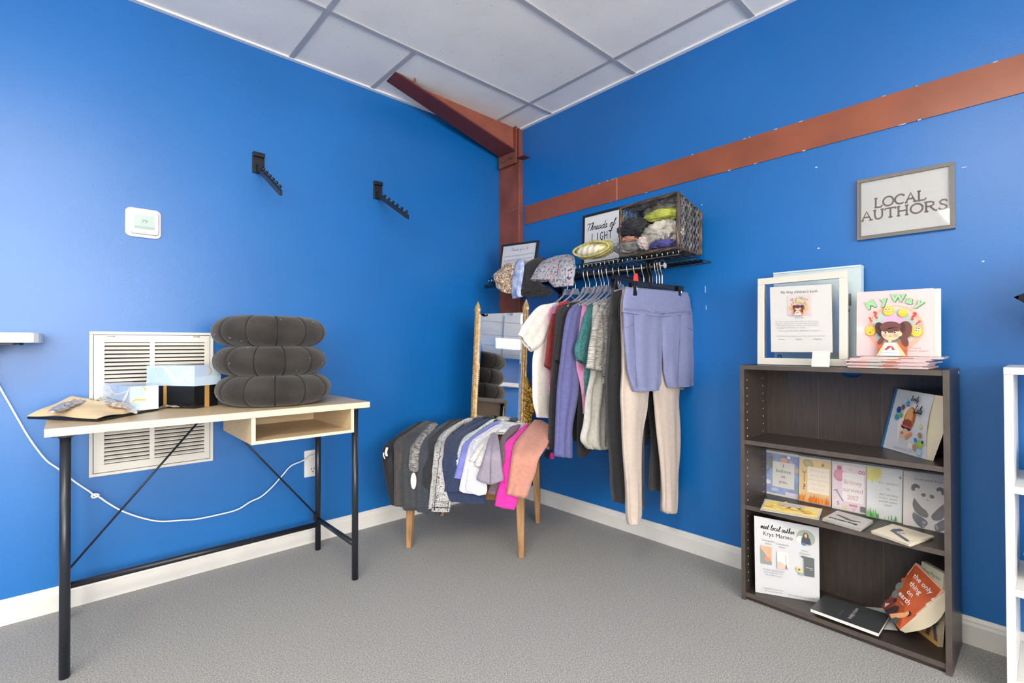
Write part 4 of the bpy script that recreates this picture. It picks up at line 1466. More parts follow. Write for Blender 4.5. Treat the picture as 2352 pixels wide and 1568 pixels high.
clip_hanger(-1.225, (1407, 636, 1520, 656), [(1417, 636, 664)], 'black clip hanger carrying the charcoal leggings')
y = -1.225
t = thing('charcoal_leggings', 'charcoal grey leggings hanging beside the heather tees', 'leggings', at('y', y, 1425, 1150))
piece(t, 'waistband', [(1404, 661, 1482, 668), (1403, 690, 1484, 697), (1402.5, 727, 1486, 732)], y, m_dgl, .022, .002, 1.5, 3)
piece(t, 'leg', [(1402.5, 722, 1444, 726), (1396, 800, 1440, 800), (1393, 890, 1434, 892), (1395, 970, 1436, 970), (1402, 1060, 1439, 1060), (1407, 1120, 1441, 1120), (1411, 1152, 1442, 1157)], y-.002, m_dgl, .034, .008, 2.4, 5, open_end=True, hem=1)
piece(t, 'leg', [(1444, 726, 1486, 732), (1440, 800, 1484, 800), (1438, 900, 1480, 900), (1438, 1000, 1474, 1000), (1440, 1100, 1470, 1100), (1440, 1162, 1466, 1160)], y+.012, m_dgl, .026, .005, 2, 6, open_end=True)
y = -1.315
t = thing('black_flare_leggings', 'black flared leggings behind the beige pair', 'leggings', at('y', y, 1520, 1125))
piece(t, 'waistband', [(1428, 672, 1560, 684), (1420, 700, 1566, 706), (1420, 735, 1568, 740)], y, m_blk1, .02, .002, 1.5, 3)
piece(t, 'leg', [(1422, 735, 1490, 738), (1430, 850, 1488, 850), (1438, 980, 1480, 980), (1440, 1100, 1478, 1100), (1441, 1165, 1478, 1168)], y+.004, m_blk1, .024, .006, 2, 4, open_end=True)
piece(t, 'leg', [(1490, 738, 1568, 740), (1488, 850, 1562, 850), (1488, 910, 1552, 910), (1495, 1000, 1556, 1000), (1492, 1060, 1558, 1060), (1488, 1125, 1562, 1129)], y+.004, m_blk1, .03, .008, 2, 5, open_end=True)
y = -1.345
t = thing('taupe_shorts', 'taupe biker shorts sandwiched behind the lilac pair', 'shorts', at('y', y, 1500, 890))
piece(t, 'waistband', [(1430, 664, 1576, 680), (1426, 690, 1580, 705), (1424, 720, 1582, 735)], y, m_tau, .018, .002, 1.5, 3)
piece(t, 'leg', [(1424, 718, 1505, 732), (1427, 790, 1503, 790), (1428, 850, 1497, 850), (1429, 893, 1478, 900)], y, m_tau, .022, .004, 2, 4, open_end=True, hem=1)
piece(t, 'leg', [(1505, 732, 1582, 735), (1508, 790, 1584, 790), (1513, 850, 1584, 850), (1516, 896, 1580, 894)], y, m_tau, .022, .004, 2, 5, open_end=True, hem=1)
y = -1.366
t = thing('beige_leggings', 'full length beige leggings below the lilac shorts', 'leggings', at('y', y, 1500, 1190))
piece(t, 'waistband', [(1432, 663, 1578, 680), (1432, 700, 1578, 715), (1431, 760, 1576, 768)], y, m_bei, .018, .002, 1.5, 3)
piece(t, 'leg', [(1431, 755, 1503, 762), (1430, 830, 1500, 830), (1429, 893, 1490, 895), (1430, 940, 1483, 940), (1432, 1000, 1476, 1000), (1436, 1080, 1473.5, 1080), (1441, 1150, 1472, 1150), (1444, 1192, 1471.5, 1188), (1446, 1205, 1462, 1197)], y-.002, m_bei, .034, .009, 2.4, 5, open_end=True, na=36)
piece(t, 'leg', [(1503, 762, 1576, 768), (1500, 830, 1570, 830), (1501, 893, 1562, 893), (1506, 950, 1561, 950), (1512, 1010, 1560, 1010), (1519, 1080, 1557, 1080), (1522, 1130, 1555, 1130), (1523, 1170, 1553, 1172), (1530, 1179, 1548, 1176)], y-.002, m_bei, .034, .009, 2.4, 9, open_end=True, na=36)
y = -1.396
clip_hanger(y, (1452, 651, 1569, 664), [(1460, 648, 679), (1562, 656, 686)], 'front black clip hanger carrying the lilac shorts', m_bhang, .004)
t = thing('lilac_shorts', 'lilac biker shorts with side pockets, frontmost on the rod', 'shorts', at('y', y, 1520, 890))
piece(t, 'waistband', [(1437, 659, 1580, 672), (1432, 685, 1585, 694), (1429, 716, 1589, 723)], y, m_lil, .028, .003, 1.5, 3, na=40)
piece(t, 'gusset', [(1480, 700, 1556, 706), (1482, 740, 1556, 742), (1492, 770, 1546, 772), (1508, 786, 1530, 787)], y+.006, m_lil, .028, .001, 1, 5, na=30)
piece(t, 'leg', [(1430, 708, 1520, 718), (1432, 750, 1519.5, 758), (1436, 800, 1519, 800), (1442, 850, 1518, 850), (1448, 880, 1516, 880), (1455, 899, 1510, 896)], y, m_lil, .036, .006, 2, 4, open_end=True, na=40, hem=1)
piece(t, 'leg', [(1515, 718, 1589, 714), (1517, 758, 1592, 755), (1520, 800, 1593.5, 800), (1525, 850, 1595, 850), (1530, 880, 1594.5, 880), (1535, 890, 1590, 886)], y, m_lil, .036, .006, 2, 6, open_end=True, na=40, hem=1)
sy = y-.0175
for k, pts in enumerate(([(1430, 717), (1470, 722), (1517, 727), (1560, 724), (1588, 722)], [(1455, 722), (1457, 780), (1460, 840), (1464, 890)], [(1563, 725), (1561, 780), (1559, 840), (1557, 880)], [(1437, 752), (1447, 749), (1455, 742)], [(1563, 746), (1578, 752), (1591, 758)])):
    obj('seam', MB().tube(crv([at('y', sy, a, b) for a, b in pts], 5), .0011, 6), m_lils, t)
# thick black hooks with the red size tag, and three more chrome hooks at the rod end
for y, lb, red in ((-1.334, 'thick black hook hanger with red size tag', True), (-1.350, 'thick black hook hanger beside the red tagged one', False)):
    t = thing('black_hanger', lb, 'clothes hanger', rod_at(y)+Vector((0, 0, -.1)), 'black hangers on the rod')
    hook(t, y, rod_at(y).z-.092, m_bhang, .0042)
    x0, z = rod_at(y).x, rod_at(y).z-.092
    obj('shoulders', MB().tube(crv([(x0-.16, y, z-.025), (x0-.06, y, z-.008), (x0, y, z), (x0+.06, y, z-.008), (x0+.16, y, z-.025)], 6), .005, 8), m_bhang, t)
    if red:
        c = at('y', y-.008, 1463, 639)
        obj('size_tag', MB().prism([c+Vector((-.017, 0, -.022)), c+Vector((.017, 0, -.022)), c+Vector((.006, 0, .022)), c+Vector((-.006, 0, .022))], (0, .012, 0)), mat('red_plastic', (224, 66, 44), rough=.4), t, bevel=.002)
for y, lb in ((-1.372, 'first of the three chrome hooks at the rod right end'), (-1.386, 'middle of the three chrome hooks at the rod right end'), (-1.4, 'outermost chrome hook at the rod right end')):
    t = thing('clip_hanger', lb, 'clip hanger', rod_at(y)+Vector((0, 0, -.1)), 'hangers of the leggings and shorts')
    hook(t, y, rod_at(y).z-.085)
    x0, z = rod_at(y).x, rod_at(y).z-.092
    obj('bar', MB().box((x0-.1, y-.004, z-.008), (x0+.1, y+.004, z+.006)), m_bhang, t)

# ---------------------------------------------------------------- small table heaped with folded clothes, mirror on top
e1 = Vector((.576, -.8176, 0)).normalized()
e2 = Vector((.8176, .576, 0)).normalized()
TO = Vector((-.8325, -.648, 0))
TZ = .487


def T(u, w, z):
    return TO+e1*u+e2*w+Vector((0, 0, z))


def tw(w, px, py):
    return atp(TO+e2*w, e2, px, py)


m_leg = mat('worn_honey_wood', (176, 138, 98), rough=.45, c2=(146, 108, 70), nscale=16, stretch=(3, 3, .6), detail=5)
m_tbl = mat('honey_wood', (176, 128, 74), rough=.45, c2=(150, 104, 56), nscale=12, stretch=(1, 1, 4))
tbl = thing('side_table', 'small honey wood table with tapered legs under folded clothes', 'table', T(0, .25, 0))
hw = .300
for (u, w, sgn, sw) in ((-hw, .0, 1, 1), (hw, .0, -1, 1), (hw, .494, -1, -1), (-hw, .494, 1, -1)):
    bo, to_ = .024, .050
    lo = [T(u, w, 0), T(u+sgn*bo, w, 0), T(u+sgn*bo, w+sw*bo, 0), T(u, w+sw*bo, 0)]
    hi = [T(u, w, TZ-.02), T(u+sgn*to_, w, TZ-.02), T(u+sgn*to_, w+sw*to_, TZ-.02), T(u, w+sw*to_, TZ-.02)]
    if sgn*sw < 0:
        lo, hi = lo[::-1], hi[::-1]
    l = obj('leg', MB().hexa(lo, hi), m_leg, tbl, bevel=.004)
    c = T(u+sgn*bo/2, w+sw*bo/2, 0)
    obj('glide', MB().cyl(c+Vector((0, 0, 0)), c+Vector((0, 0, .006)), .011, 14), mat('dark_glide', (60, 50, 44)), l)
mb = MB()
mb.slab([T(-hw+.05, .006, .268), T(hw-.05, .006, .268), T(hw-.05, .006, TZ-.02), T(-hw+.05, .006, TZ-.02)], e2*.018)
mb.slab([T(-hw+.05, .47, .40), T(hw-.05, .47, .40), T(hw-.05, .47, TZ-.02), T(-hw+.05, .47, TZ-.02)], e2*.018)
obj('apron', mb, m_tbl, tbl)
for u in (-hw+.008, hw-.026):
    mb = MB()
    prof = [(.05, .36), (.14, .40), (.25, .42), (.36, .40), (.446, .36), (.446, TZ-.02), (.05, TZ-.02)]
    mb.prism([T(u, w, z) for w, z in prof], e1*.018)
    obj('side_rail', mb, m_leg, tbl)
obj('tabletop', MB().hexa([T(-hw, .0, TZ-.02), T(hw, .0, TZ-.02), T(hw, .50, TZ-.02), T(-hw, .50, TZ-.02)], [T(-hw, .0, TZ), T(hw, .0, TZ), T(hw, .50, TZ), T(-hw, .50, TZ)]), m_tbl, tbl, bevel=.003)

# gilt mirror turned on its side
MA = math.radians(204.5)
LEAN = math.radians(5.5)
mn = Vector((math.cos(MA)*math.cos(LEAN), math.sin(MA)*math.cos(LEAN), math.sin(LEAN)))
mt = Vector((-math.sin(MA), math.cos(MA), 0)).normalized()
if mt.y > 0:
    mt = -mt
mu = mt.cross(mn).normalized()
if mu.z < 0:
    mu = -mu
M0 = Vector((-.573, -.369, TZ+.004))
MWD, MHT = .337, .712


def Mp(a, b, h=0):
    return M0+mt*a+mu*b+mn*h


m_gilt = mat('antique_gilt', (200, 174, 128), rough=.42, metal=.3, c2=(160, 128, 84), nscale=60, bump=.5, bscale=120)
m_gilt2 = mat('dark_gilt_carving', (200, 160, 66), rough=.32, metal=.65, c2=(96, 68, 22), nscale=40, bump=.4, bscale=90)
m_mir = mat('mirror_silver', (236, 232, 226), rough=.015, metal=1)
mir = thing('gilt_mirror', 'gold framed tall mirror with pointed finials on the small table', 'mirror', M0+mt*.17)
obj('glass', MB().slab([Mp(.026, .015, 0), Mp(MWD-.036, .015, 0), Mp(MWD-.036, MHT-.006, 0), Mp(.026, MHT-.006, 0)], -mn*.004), m_mir, mir)
# bevelled border of the glass: four slanting strips
bv = MB()
o_, i_ = .0, .016
A = [(.026, .015), (MWD-.036, .015), (MWD-.036, MHT-.006), (.026, MHT-.006)]
I = [(.026+i_, .015+i_), (MWD-.036-i_, .015+i_), (MWD-.036-i_, MHT-.006-i_), (.026+i_, MHT-.006-i_)]
vs = [Mp(a, b, .0003) for a, b in A]+[Mp(a, b, .0022) for a, b in I]
bv.add(vs, [(0, 1, 5, 4), (1, 2, 6, 5), (2, 3, 7, 6), (3, 0, 4, 7), (4, 5, 6, 7)])
obj('bevelled_face', bv, m_mir, mir)
obj('backboard', MB().slab([Mp(.01, .005, -.006), Mp(MWD-.01, .005, -.006), Mp(MWD-.01, MHT-.01, -.006), Mp(.01, MHT-.01, -.006)], -mn*.008), mat('back_wood', (90, 62, 40)), mir)
for a0, wd, nm in ((.0, .028, 'left'), (MWD-.040, .034, 'right')):
    mb = MB()
    mb.slab([Mp(a0, .0, -.006), Mp(a0+wd, .0, -.006), Mp(a0+wd, MHT+.004, -.006), Mp(a0, MHT+.004, -.006)], mn*.016)
    mb.tube([Mp(a0+wd*.5, .0, .009), Mp(a0+wd*.5, MHT, .009)], wd*.30, 12)
    s = obj('side_frame', mb, m_gilt, mir, bevel=.002)
    rp_ = MB()
    for k in range(70):
        b = .01+k*(MHT-.05)/70
        rp_.tube([Mp(a0+wd*.30, b, .0135), Mp(a0+wd*.5, b+.004, .0185), Mp(a0+wd*.70, b+.009, .0135)], .0028, 6)
    obj('rope_carving', rp_, m_gilt, s)
    c = a0+wd*.5
    fz = MB()
    H0 = MHT-.02
    prof = [(.011, 0), (.0135, .018), (.020, .030), (.021, .040), (.016, .055), (.009, .070), (.0015, .088)]
    def ring(r, b):
        return [Mp(c+r*math.cos(2*PI*j/8+PI/8), H0+b, .004+.62*r*math.sin(2*PI*j/8+PI/8)) for j in range(8)]
    vs, fs = [], []
    for r_, b in prof:
        vs += ring(r_, b)
    for i in range(len(prof)-1):
        for j in range(8):
            fs.append((i*8+j, i*8+(j+1) % 8, (i+1)*8+(j+1) % 8, (i+1)*8+j))
    fs.append(tuple(range(8))[::-1])
    fz.add(vs, fs)
    for k in range(3):
        fz.tube([Mp(c+.005*math.sin(a+k), MHT-.03-k*.02+.007*math.cos(a+k), .014) for a in [i*.5 for i in range(10)]], .0018, 6)
    obj('finial', fz, m_gilt, mir)
obj('bottom_frame', MB().slab([Mp(.02, -.004, -.006), Mp(MWD-.03, -.004, -.006), Mp(MWD-.03, .018, -.006), Mp(.02, .018, -.006)], mn*.014), m_gilt, mir, bevel=.002)
# carved crest on the right side
cr_ = MB()
rnd = random.Random(11)


def crest_w(b):
    # outward width of the crest at height b
    return max(.0, .075*math.exp(-((b-.197)/.055)**2)+.026*math.exp(-((b-.287)/.05)**2)+.030*math.exp(-((b-.107)/.04)**2))


a0 = MWD-.008
pts = [(a0-.004, .0)]+[(a0+crest_w(b/100*.39)*1.0, b/100*.39) for b in range(0, 100, 4)]+[(a0-.004, .39)]
cr_.prism([Mp(a, b, -.004) for a, b in pts], mn*.010, 0)
for k in range(150):
    b = rnd.uniform(.05, .37)
    w = crest_w(b)
    if w < .006:
        continue
    a = a0+rnd.uniform(0, 1)*w*.98
    R = rnd.uniform(.006, .012)*(.6+w*6)
    ph = rnd.uniform(0, 6.28)
    d = rnd.choice((-1, 1))
    path = [Mp(a+R*(1-i/14)*math.cos(ph+d*i*.42), b+R*(1-i/14)*math.sin(ph+d*i*.42), .008+.010*w/.08+.004*math.sin(i*.5)) for i in range(13)]
    cr_.tube(path, lambda s_: .0036*(1-.55*s_), 6)
obj('carved_crest', cr_, m_gilt2, mir)

# clothes folded over the table front
WT = [(1045, -.012), (1030, .03), (1010, .09), (990, .17), (975, .26), (960, .335)]


def wtop(py):
    if py >= 1045:
        return -.030
    if py <= 960:
        return .335
    for (a, wa), (b, wb) in zip(WT, WT[1:]):
        if b <= py <= a:
            return wa+(wb-wa)*(a-py)/(a-b)


def drape(par, nm, rows, dw, m_, th=.02, fold=.0045, nf=2.4, seed=1, na=28, label=None, open_end=False, hem=0):
    R = []
    for a, b, c, d in rows:
        R.append((tw(wtop(b)-dw*(1 if b > 1010 else .6), a, b), tw(wtop(d)-dw*(1 if d > 1010 else .6), c, d)))
    return obj(nm, loft(MB(), R, th, fold, nf, seed, nrm=-e2, na=na, open_end=open_end, hem=hem), m_, par, label=label)


m_c1 = cloth('black_track_cloth', (40, 41, 44), k=.15, rough=.6)
m_c2 = cloth('brown_grey_cloth', (78, 74, 74), k=.1)
m_c3 = cloth('charcoal_cloth', (66, 69, 73), k=.08)
m_c4 = mat('charcoal_heather_cloth', (168, 166, 164), rough=.9, c2=(62, 60, 60), nscale=70, stretch=(1, 1, 5), bump=.2, bscale=300, detail=5)
m_c5 = cloth('slate_heather_cloth', (66, 71, 80), k=.2, ns=160)
m_c6 = cloth('soft_black_cloth', (48, 50, 54), k=.12)
m_c7 = vmat('black_white_speckle', [(224, 224, 224), (40, 40, 42), (206, 206, 206), (70, 70, 72)], 210, distort=.02, stops=[0, .28, .42, .66])
m_c8 = cloth('navy_cloth', (50, 62, 92), k=.1)
m_c9 = vmat('pale_green_grey_print', [(176, 190, 192), (206, 210, 204), (150, 168, 172), (216, 212, 180)], 90, distort=.05)
m_c10 = cloth('periwinkle_cloth', (124, 130, 208), k=.08)
m_c11 = vmat('pale_lilac_paisley', [(176, 188, 216), (220, 222, 230), (198, 200, 220), (206, 204, 204), (226, 226, 228)], 60, distort=.06)
m_c12 = vmat('white_lace_pattern', [(224, 220, 214), (196, 190, 184), (230, 228, 224), (182, 176, 172)], 110, distort=.04)
m_c13 = cloth('grey_mauve_cloth', (152, 144, 160), k=.06)
m_c14 = cloth('plum_heather_cloth', (116, 98, 112), k=.16, ns=140)
m_c15 = cloth('magenta_cloth', (226, 56, 168), k=.1)
m_c16 = cloth('peach_cloth', (196, 140, 124), k=.05)
m_logo = mat('white_print', (226, 222, 216), rough=.6)
m_seam = mat('black_seam', (34, 34, 36), rough=.8)
GRP = 'clothes draped over the small table'


def garment(name, label, cat, px, py):
    return thing(name, label, cat, tw(.0, px, py), GRP)


t = garment('track_pants', 'black track pants with white stripes, leftmost on the small table', 'pants', 895, 1159)
drape(t, 'leg', [(955, 980, 975, 974), (915, 1005, 945, 996), (888, 1026, 918, 1012), (878.5, 1042, 908, 1040), (882, 1070, 908, 1070), (889, 1110, 908, 1110), (899, 1158, 908, 1160)], -.02, m_c1, .05, .004, 2, 2)
for k, pts in enumerate(([(887, 1027), (884, 1038), (886, 1047)], [(880, 1039), (880, 1046), (883, 1053)])):
    cc = [tw(-.045-.004*k, a, b) for a, b in pts]
    mb = MB()
    for p, q in zip(cc, cc[1:]):
        mb.slab([p, p+e1*(.012 if k == 0 else .006), q+e1*(.012 if k == 0 else .006), q], -e2*.002)
    obj('side_stripe', mb, m_logo, t)
t = garment('grey_leggings', 'brownish grey leggings second from the left on the small table', 'leggings', 915, 1162)
drape(t, 'leg', [(962, 975, 992, 970), (930, 1000, 965, 990), (907, 1018, 935, 1010), (905, 1045, 925, 1045), (906, 1090, 926, 1090), (905.5, 1130, 926, 1130), (906.5, 1160, 926, 1163)], -.008, m_c2, .03, .005, 2, 3, open_end=True)
t = garment('charcoal_shorts', 'wide charcoal shorts with white oval logo over left table leg', 'shorts', 937, 1170)
drape(t, 'leg', [(975, 978, 1005, 972), (950, 998, 985, 990), (926, 1015, 960, 1008), (918, 1040, 956, 1040), (916.5, 1075, 958, 1075), (920, 1120, 958, 1120), (926, 1169, 958, 1171)], .0, m_c3, .03, .005, 2, 4, na=34, open_end=True, hem=1)
obj('logo', MB().prism([tw(-.052, 950+6.5*math.cos(a*PI/12), 1104+19*math.sin(a*PI/12)) for a in range(24)], -e2*.001), m_logo, t)
t = garment('heather_shorts', 'short mottled charcoal heather shorts lying above the oval logo', 'shorts', 950, 1082)
drape(t, 'leg', [(982, 982, 1006, 975), (962, 1002, 992, 992), (946, 1022, 975, 1012), (941, 1035, 968, 1035), (939.5, 1062, 963, 1062), (940.5, 1077, 961, 1078), (946, 1082, 958, 1083)], .014, m_c4, .03, .005, 2, 5, na=34)
t = garment('slate_leggings', 'dark slate heather leggings spreading wide at the hem', 'leggings', 985, 1178)
drape(t, 'leg', [(1005, 984, 1042, 966), (985, 1002, 1018, 988), (969, 1020, 995, 1010), (963, 1045, 990, 1042), (958, 1080, 990, 1080), (955.5, 1120, 1000, 1120), (955, 1160, 1012, 1165), (958, 1174, 1014, 1181)], .004, m_c5, .03, .004, 2.4, 6, na=34, open_end=True)
t = garment('black_biker_shorts', 'pair of soft black shorts layered left of speckled capris', 'shorts', 980, 1120)
drape(t, 'leg', [(1020, 976, 1048, 964), (1000, 996, 1024, 984), (982, 1015, 1002, 1006), (974.5, 1040, 990, 1036), (971.5, 1080, 985, 1080), (970, 1112, 984, 1112), (972, 1119, 982, 1122)], .016, m_c6, .024, .003, 2, 7)
drape(t, 'leg', [(1036, 974, 1066, 962), (1014, 992, 1044, 980), (992, 1012, 1016, 1000), (985, 1038, 1002, 1034), (981, 1080, 998, 1080), (980.5, 1115, 994, 1118), (982, 1121, 991, 1123)], .020, m_c6, .024, .003, 2, 8)
t = garment('speckled_capris', 'black and white speckled capris with black seams', 'pants', 1010, 1172)
drape(t, 'leg', [(1058, 972, 1086, 962), (1030, 986, 1062, 974), (1006, 1004, 1038, 992), (999, 1020, 1024, 1010), (996, 1045, 1019, 1042), (992, 1085, 1018, 1085), (988, 1125, 1024, 1122), (984.5, 1160, 1034, 1152), (984, 1168, 1036, 1160)], .022, m_c7, .03, .005, 2, 9, na=34)
drape(t, 'cuff', [(995, 1152, 1036, 1149), (992, 1162, 1035, 1162), (991, 1173, 1032, 1175)], .035, m_c7, .018, .001, 2, 3)
for pts in ([(1015, 1015), (1009, 1045), (1004, 1090), (1000, 1130), (998, 1172)], [(992, 1165), (1012, 1165), (1033, 1166)], [(1030, 1152), (1028, 1174)], [(1037, 992), (1044, 997)], [(1064, 974), (1068, 977)]):
    obj('seam', MB().tube([tw(wtop(b)-.052 if b > 1010 else wtop(b)-.035, a, b) for a, b in pts], .0014, 6), m_seam, t)
t = garment('navy_shorts', 'wide navy shorts hanging lowest in the middle of the table', 'shorts', 1060, 1155)
drape(t, 'leg', [(1078, 972, 1114, 962), (1052, 988, 1092, 976), (1028, 1006, 1068, 994), (1019, 1025, 1056, 1018), (1015, 1055, 1060, 1055), (1013, 1090, 1085, 1090), (1010, 1125, 1113, 1120), (1009, 1143, 1116, 1150), (1014, 1148, 1112, 1156)], .010, m_c8, .03, .005, 2, 10, na=44, open_end=True, hem=1)
drape(t, 'leg', [(1098, 972, 1132, 962), (1072, 986, 1108, 976), (1044, 1004, 1082, 992), (1034, 1025, 1064, 1016), (1030, 1055, 1060, 1055), (1026, 1090, 1068, 1090), (1020, 1128, 1080, 1128)], .026, m_c8, .024, .003, 2, 11, na=34)
t = garment('printed_shorts', 'pale green grey printed shorts left of the periwinkle ones', 'shorts', 1045, 1078)
drape(t, 'leg', [(1118, 972, 1140, 964), (1094, 988, 1120, 978), (1068, 1004, 1094, 994), (1057, 1018, 1076, 1012), (1050, 1038, 1066, 1036), (1042, 1060, 1060, 1060), (1036, 1077, 1053, 1079)], .034, m_c9, .022, .003, 2, 12)
t = garment('periwinkle_shorts', 'bright periwinkle shorts in two layers on the small table', 'shorts', 1052, 1110)
drape(t, 'leg', [(1126, 976, 1150, 968), (1104, 990, 1130, 982), (1078, 1008, 1100, 1000), (1063, 1022, 1084, 1018), (1056, 1050, 1074, 1050), (1047, 1080, 1068, 1080), (1043, 1096, 1060, 1099)], .038, m_c10, .020, .003, 2, 13)
drape(t, 'leg', [(1060, 1050, 1076, 1050), (1052, 1080, 1070, 1080), (1046, 1104, 1062, 1106), (1045, 1111, 1058, 1113)], .030, m_c10, .018, .002, 2, 14)
t = garment('lilac_paisley_shorts', 'pale lilac paisley shorts in the middle of the table front', 'shorts', 1090, 1135)
drape(t, 'leg', [(1128, 984, 1156, 976), (1108, 996, 1142, 988), (1084, 1012, 1122, 1004), (1075, 1028, 1112, 1022), (1069, 1055, 1112, 1052), (1062, 1085, 1116, 1085), (1056, 1112, 1118, 1110), (1055, 1125, 1118, 1128), (1062, 1130, 1116, 1135)], .050, m_c11, .024, .003, 2.5, 15, na=40)
drape(t, 'leg', [(1078, 1060, 1116, 1058), (1072, 1100, 1118, 1100), (1070, 1126, 1118, 1130), (1088, 1133, 1102, 1138)], .060, m_c11, .018, .003, 2.5, 16, na=34)
t = garment('lace_print_shorts', 'small white lace print shorts on top of the paisley pair', 'shorts', 1092, 1070)
drape(t, 'leg', [(1128, 994, 1142, 990), (1112, 1008, 1126, 1004), (1098, 1024, 1114, 1022), (1086, 1042, 1102, 1042), (1077, 1058, 1091, 1061)], .074, m_c12, .022, .004, 2, 17, open_end=True)
drape(t, 'leg', [(1132, 996, 1144, 996), (1118, 1012, 1134, 1012), (1106, 1032, 1122, 1032), (1096, 1052, 1112, 1052), (1089.5, 1069, 1104, 1073)], .080, m_c12, .022, .004, 2, 18, open_end=True)
t = garment('mauve_grey_shorts', 'flared grey mauve shorts legs hanging over the pale paisley', 'shorts', 1125, 1110)
drape(t, 'leg', [(1126, 1000, 1138, 996), (1120, 1015, 1136, 1012), (1112, 1045, 1130, 1045), (1102, 1075, 1128, 1078), (1094, 1099, 1127, 1112)], .088, m_c13, .032, .003, 2, 19, open_end=True)
drape(t, 'leg', [(1131, 996, 1143, 998), (1130, 1015, 1147, 1020), (1127, 1045, 1151, 1050), (1126, 1080, 1154, 1078), (1126, 1113, 1157, 1101)], .092, m_c13, .034, .003, 2, 20, open_end=True)
t = garment('plum_shorts', 'plum heather shorts between the grey mauve and magenta pairs', 'shorts', 1140, 1133)
drape(t, 'leg', [(1170, 984, 1196, 976), (1156, 1000, 1184, 992), (1146, 1018, 1166, 1010), (1141, 1045, 1160, 1045), (1136, 1080, 1156, 1080), (1126, 1115, 1146, 1115), (1120, 1131, 1139, 1135)], .040, m_c14, .022, .003, 2, 21)
t = garment('magenta_shorts', 'bright magenta shorts beside the peach pair', 'shorts', 1160, 1165)
drape(t, 'leg', [(1192, 988, 1214, 976), (1178, 1003, 1204, 994), (1161, 1019, 1186, 1012), (1157, 1040, 1178, 1038), (1153, 1075, 1174, 1075), (1146, 1110, 1186, 1110), (1140, 1140, 1190, 1144), (1136.5, 1160, 1182, 1170)], .046, m_c15, .024, .003, 2, 22, na=34, open_end=True, hem=1)
t = garment('peach_shorts', 'peach shorts folded over the right corner of the small table', 'shorts', 1190, 1140)
drape(t, 'leg', [(1224, 970, 1250, 971), (1212, 982, 1262, 978), (1198, 998, 1264, 992), (1185, 1014, 1263, 1010), (1178, 1030, 1252, 1030), (1174, 1055, 1238, 1052), (1170, 1085, 1230, 1085), (1166, 1112, 1220, 1112), (1163, 1133, 1211, 1142)], .064, m_c16, .032, .005, 2.4, 23, na=44, open_end=True, hem=1)
drape(t, 'leg', [(1248, 996, 1264, 996), (1246, 1014, 1263, 1014), (1252, 1026, 1262, 1030)], .0, m_c16, .03, .005, 2, 24)
# second layer behind the right corner
t = garment('magenta_waistband', 'magenta and black garment edge behind the table right corner', 'garment', 1268, 1045)
obj('cloth', crumple(tw(.40, 1262, 1043), (.03, .02, .022), 5, .25), cloth('black_cloth', (46, 46, 48)), t)
obj('edge', crumple(tw(.385, 1268, 1046), (.014, .014, .018), 8, .2), m_c15, t)

# bagged white garment and oddments on top of the heap
t = garment('bagged_garment', 'white garment in clear plastic bag lying on top of heap', 'plastic bag', 1165, 990)
bg = MB()
q = [tw(.17, 1131, 991), tw(.17, 1199, 994), tw(.30, 1216, 972), tw(.30, 1146, 967)]


def bag(u, v):
    p = (q[0]*(1-u)+q[1]*u)*(1-v)+(q[3]*(1-u)+q[2]*u)*v
    e = (math.sin(PI*u)*math.sin(PI*v))**.4
    return p+Vector((0, 0, .014*e+.004*noise.noise(Vector((u*6, v*5, 2)))+.002*noise.noise(Vector((u*16, v*14, 2)))))


bg.grid(bag, 50, 26)
k = len(bg.v)
bg.add([p-Vector((0, 0, .012+.010*math.sin(PI*((i//26)/49))*math.sin(PI*((i % 26)/25)))) for i, p in enumerate(bg.v[:k])], [tuple(f[::-1]) for f in bg.f[:]], 0, True)
obj('bag', bg, mat('milky_film', (222, 224, 230), rough=.15, spec=.7, noise_amt=.12, nscale=20, coat=.6), t)
lbp = [bag(.50+.13*a_, .25+.5*b_)+Vector((0, 0, .0015)) for a_, b_ in ((0, 0), (1, 0), (1, 1), (0, 1))]
obj('label', MB().slab(lbp, (0, 0, .0006)), mat('grey_label', (160, 162, 168), rough=.5), t)
for (px, py, w, r, c, sd, lab) in (
        (1119, 989, .19, (.012, .022, .010), (196, 160, 130), 3, 'small leopard print scrap at the left end of bag'),
        (1137, 968, .29, (.02, .03, .012), (58, 60, 58), 7, 'dark folded cloth left behind the clear bag'),
        (1100, 963, .32, (.03, .03, .010), (44, 46, 50), 4, 'black folded cloth at the foot of the mirror left'),
        (1122, 960, .33, (.03, .035, .012), (40, 42, 44), 9, 'black crumpled cloth at the middle foot of mirror'),
        (1155, 962, .33, (.03, .04, .012), (196, 194, 188), 12, 'pale grey crumpled cloth at the foot of the mirror'),
        (1180, 962, .34, (.02, .03, .010), (74, 84, 112), 14, 'slate blue cloth at the right foot of the mirror')):
    o = obj('folded_cloth', crumple(tw(w, px, py), r, sd, .3, nu=36, nv=22), cloth('heap_cloth_%d' % sd, c, k=.3, ns=60))
    tag(o, lab, 'cloth', 'crumpled cloths at the mirror foot')

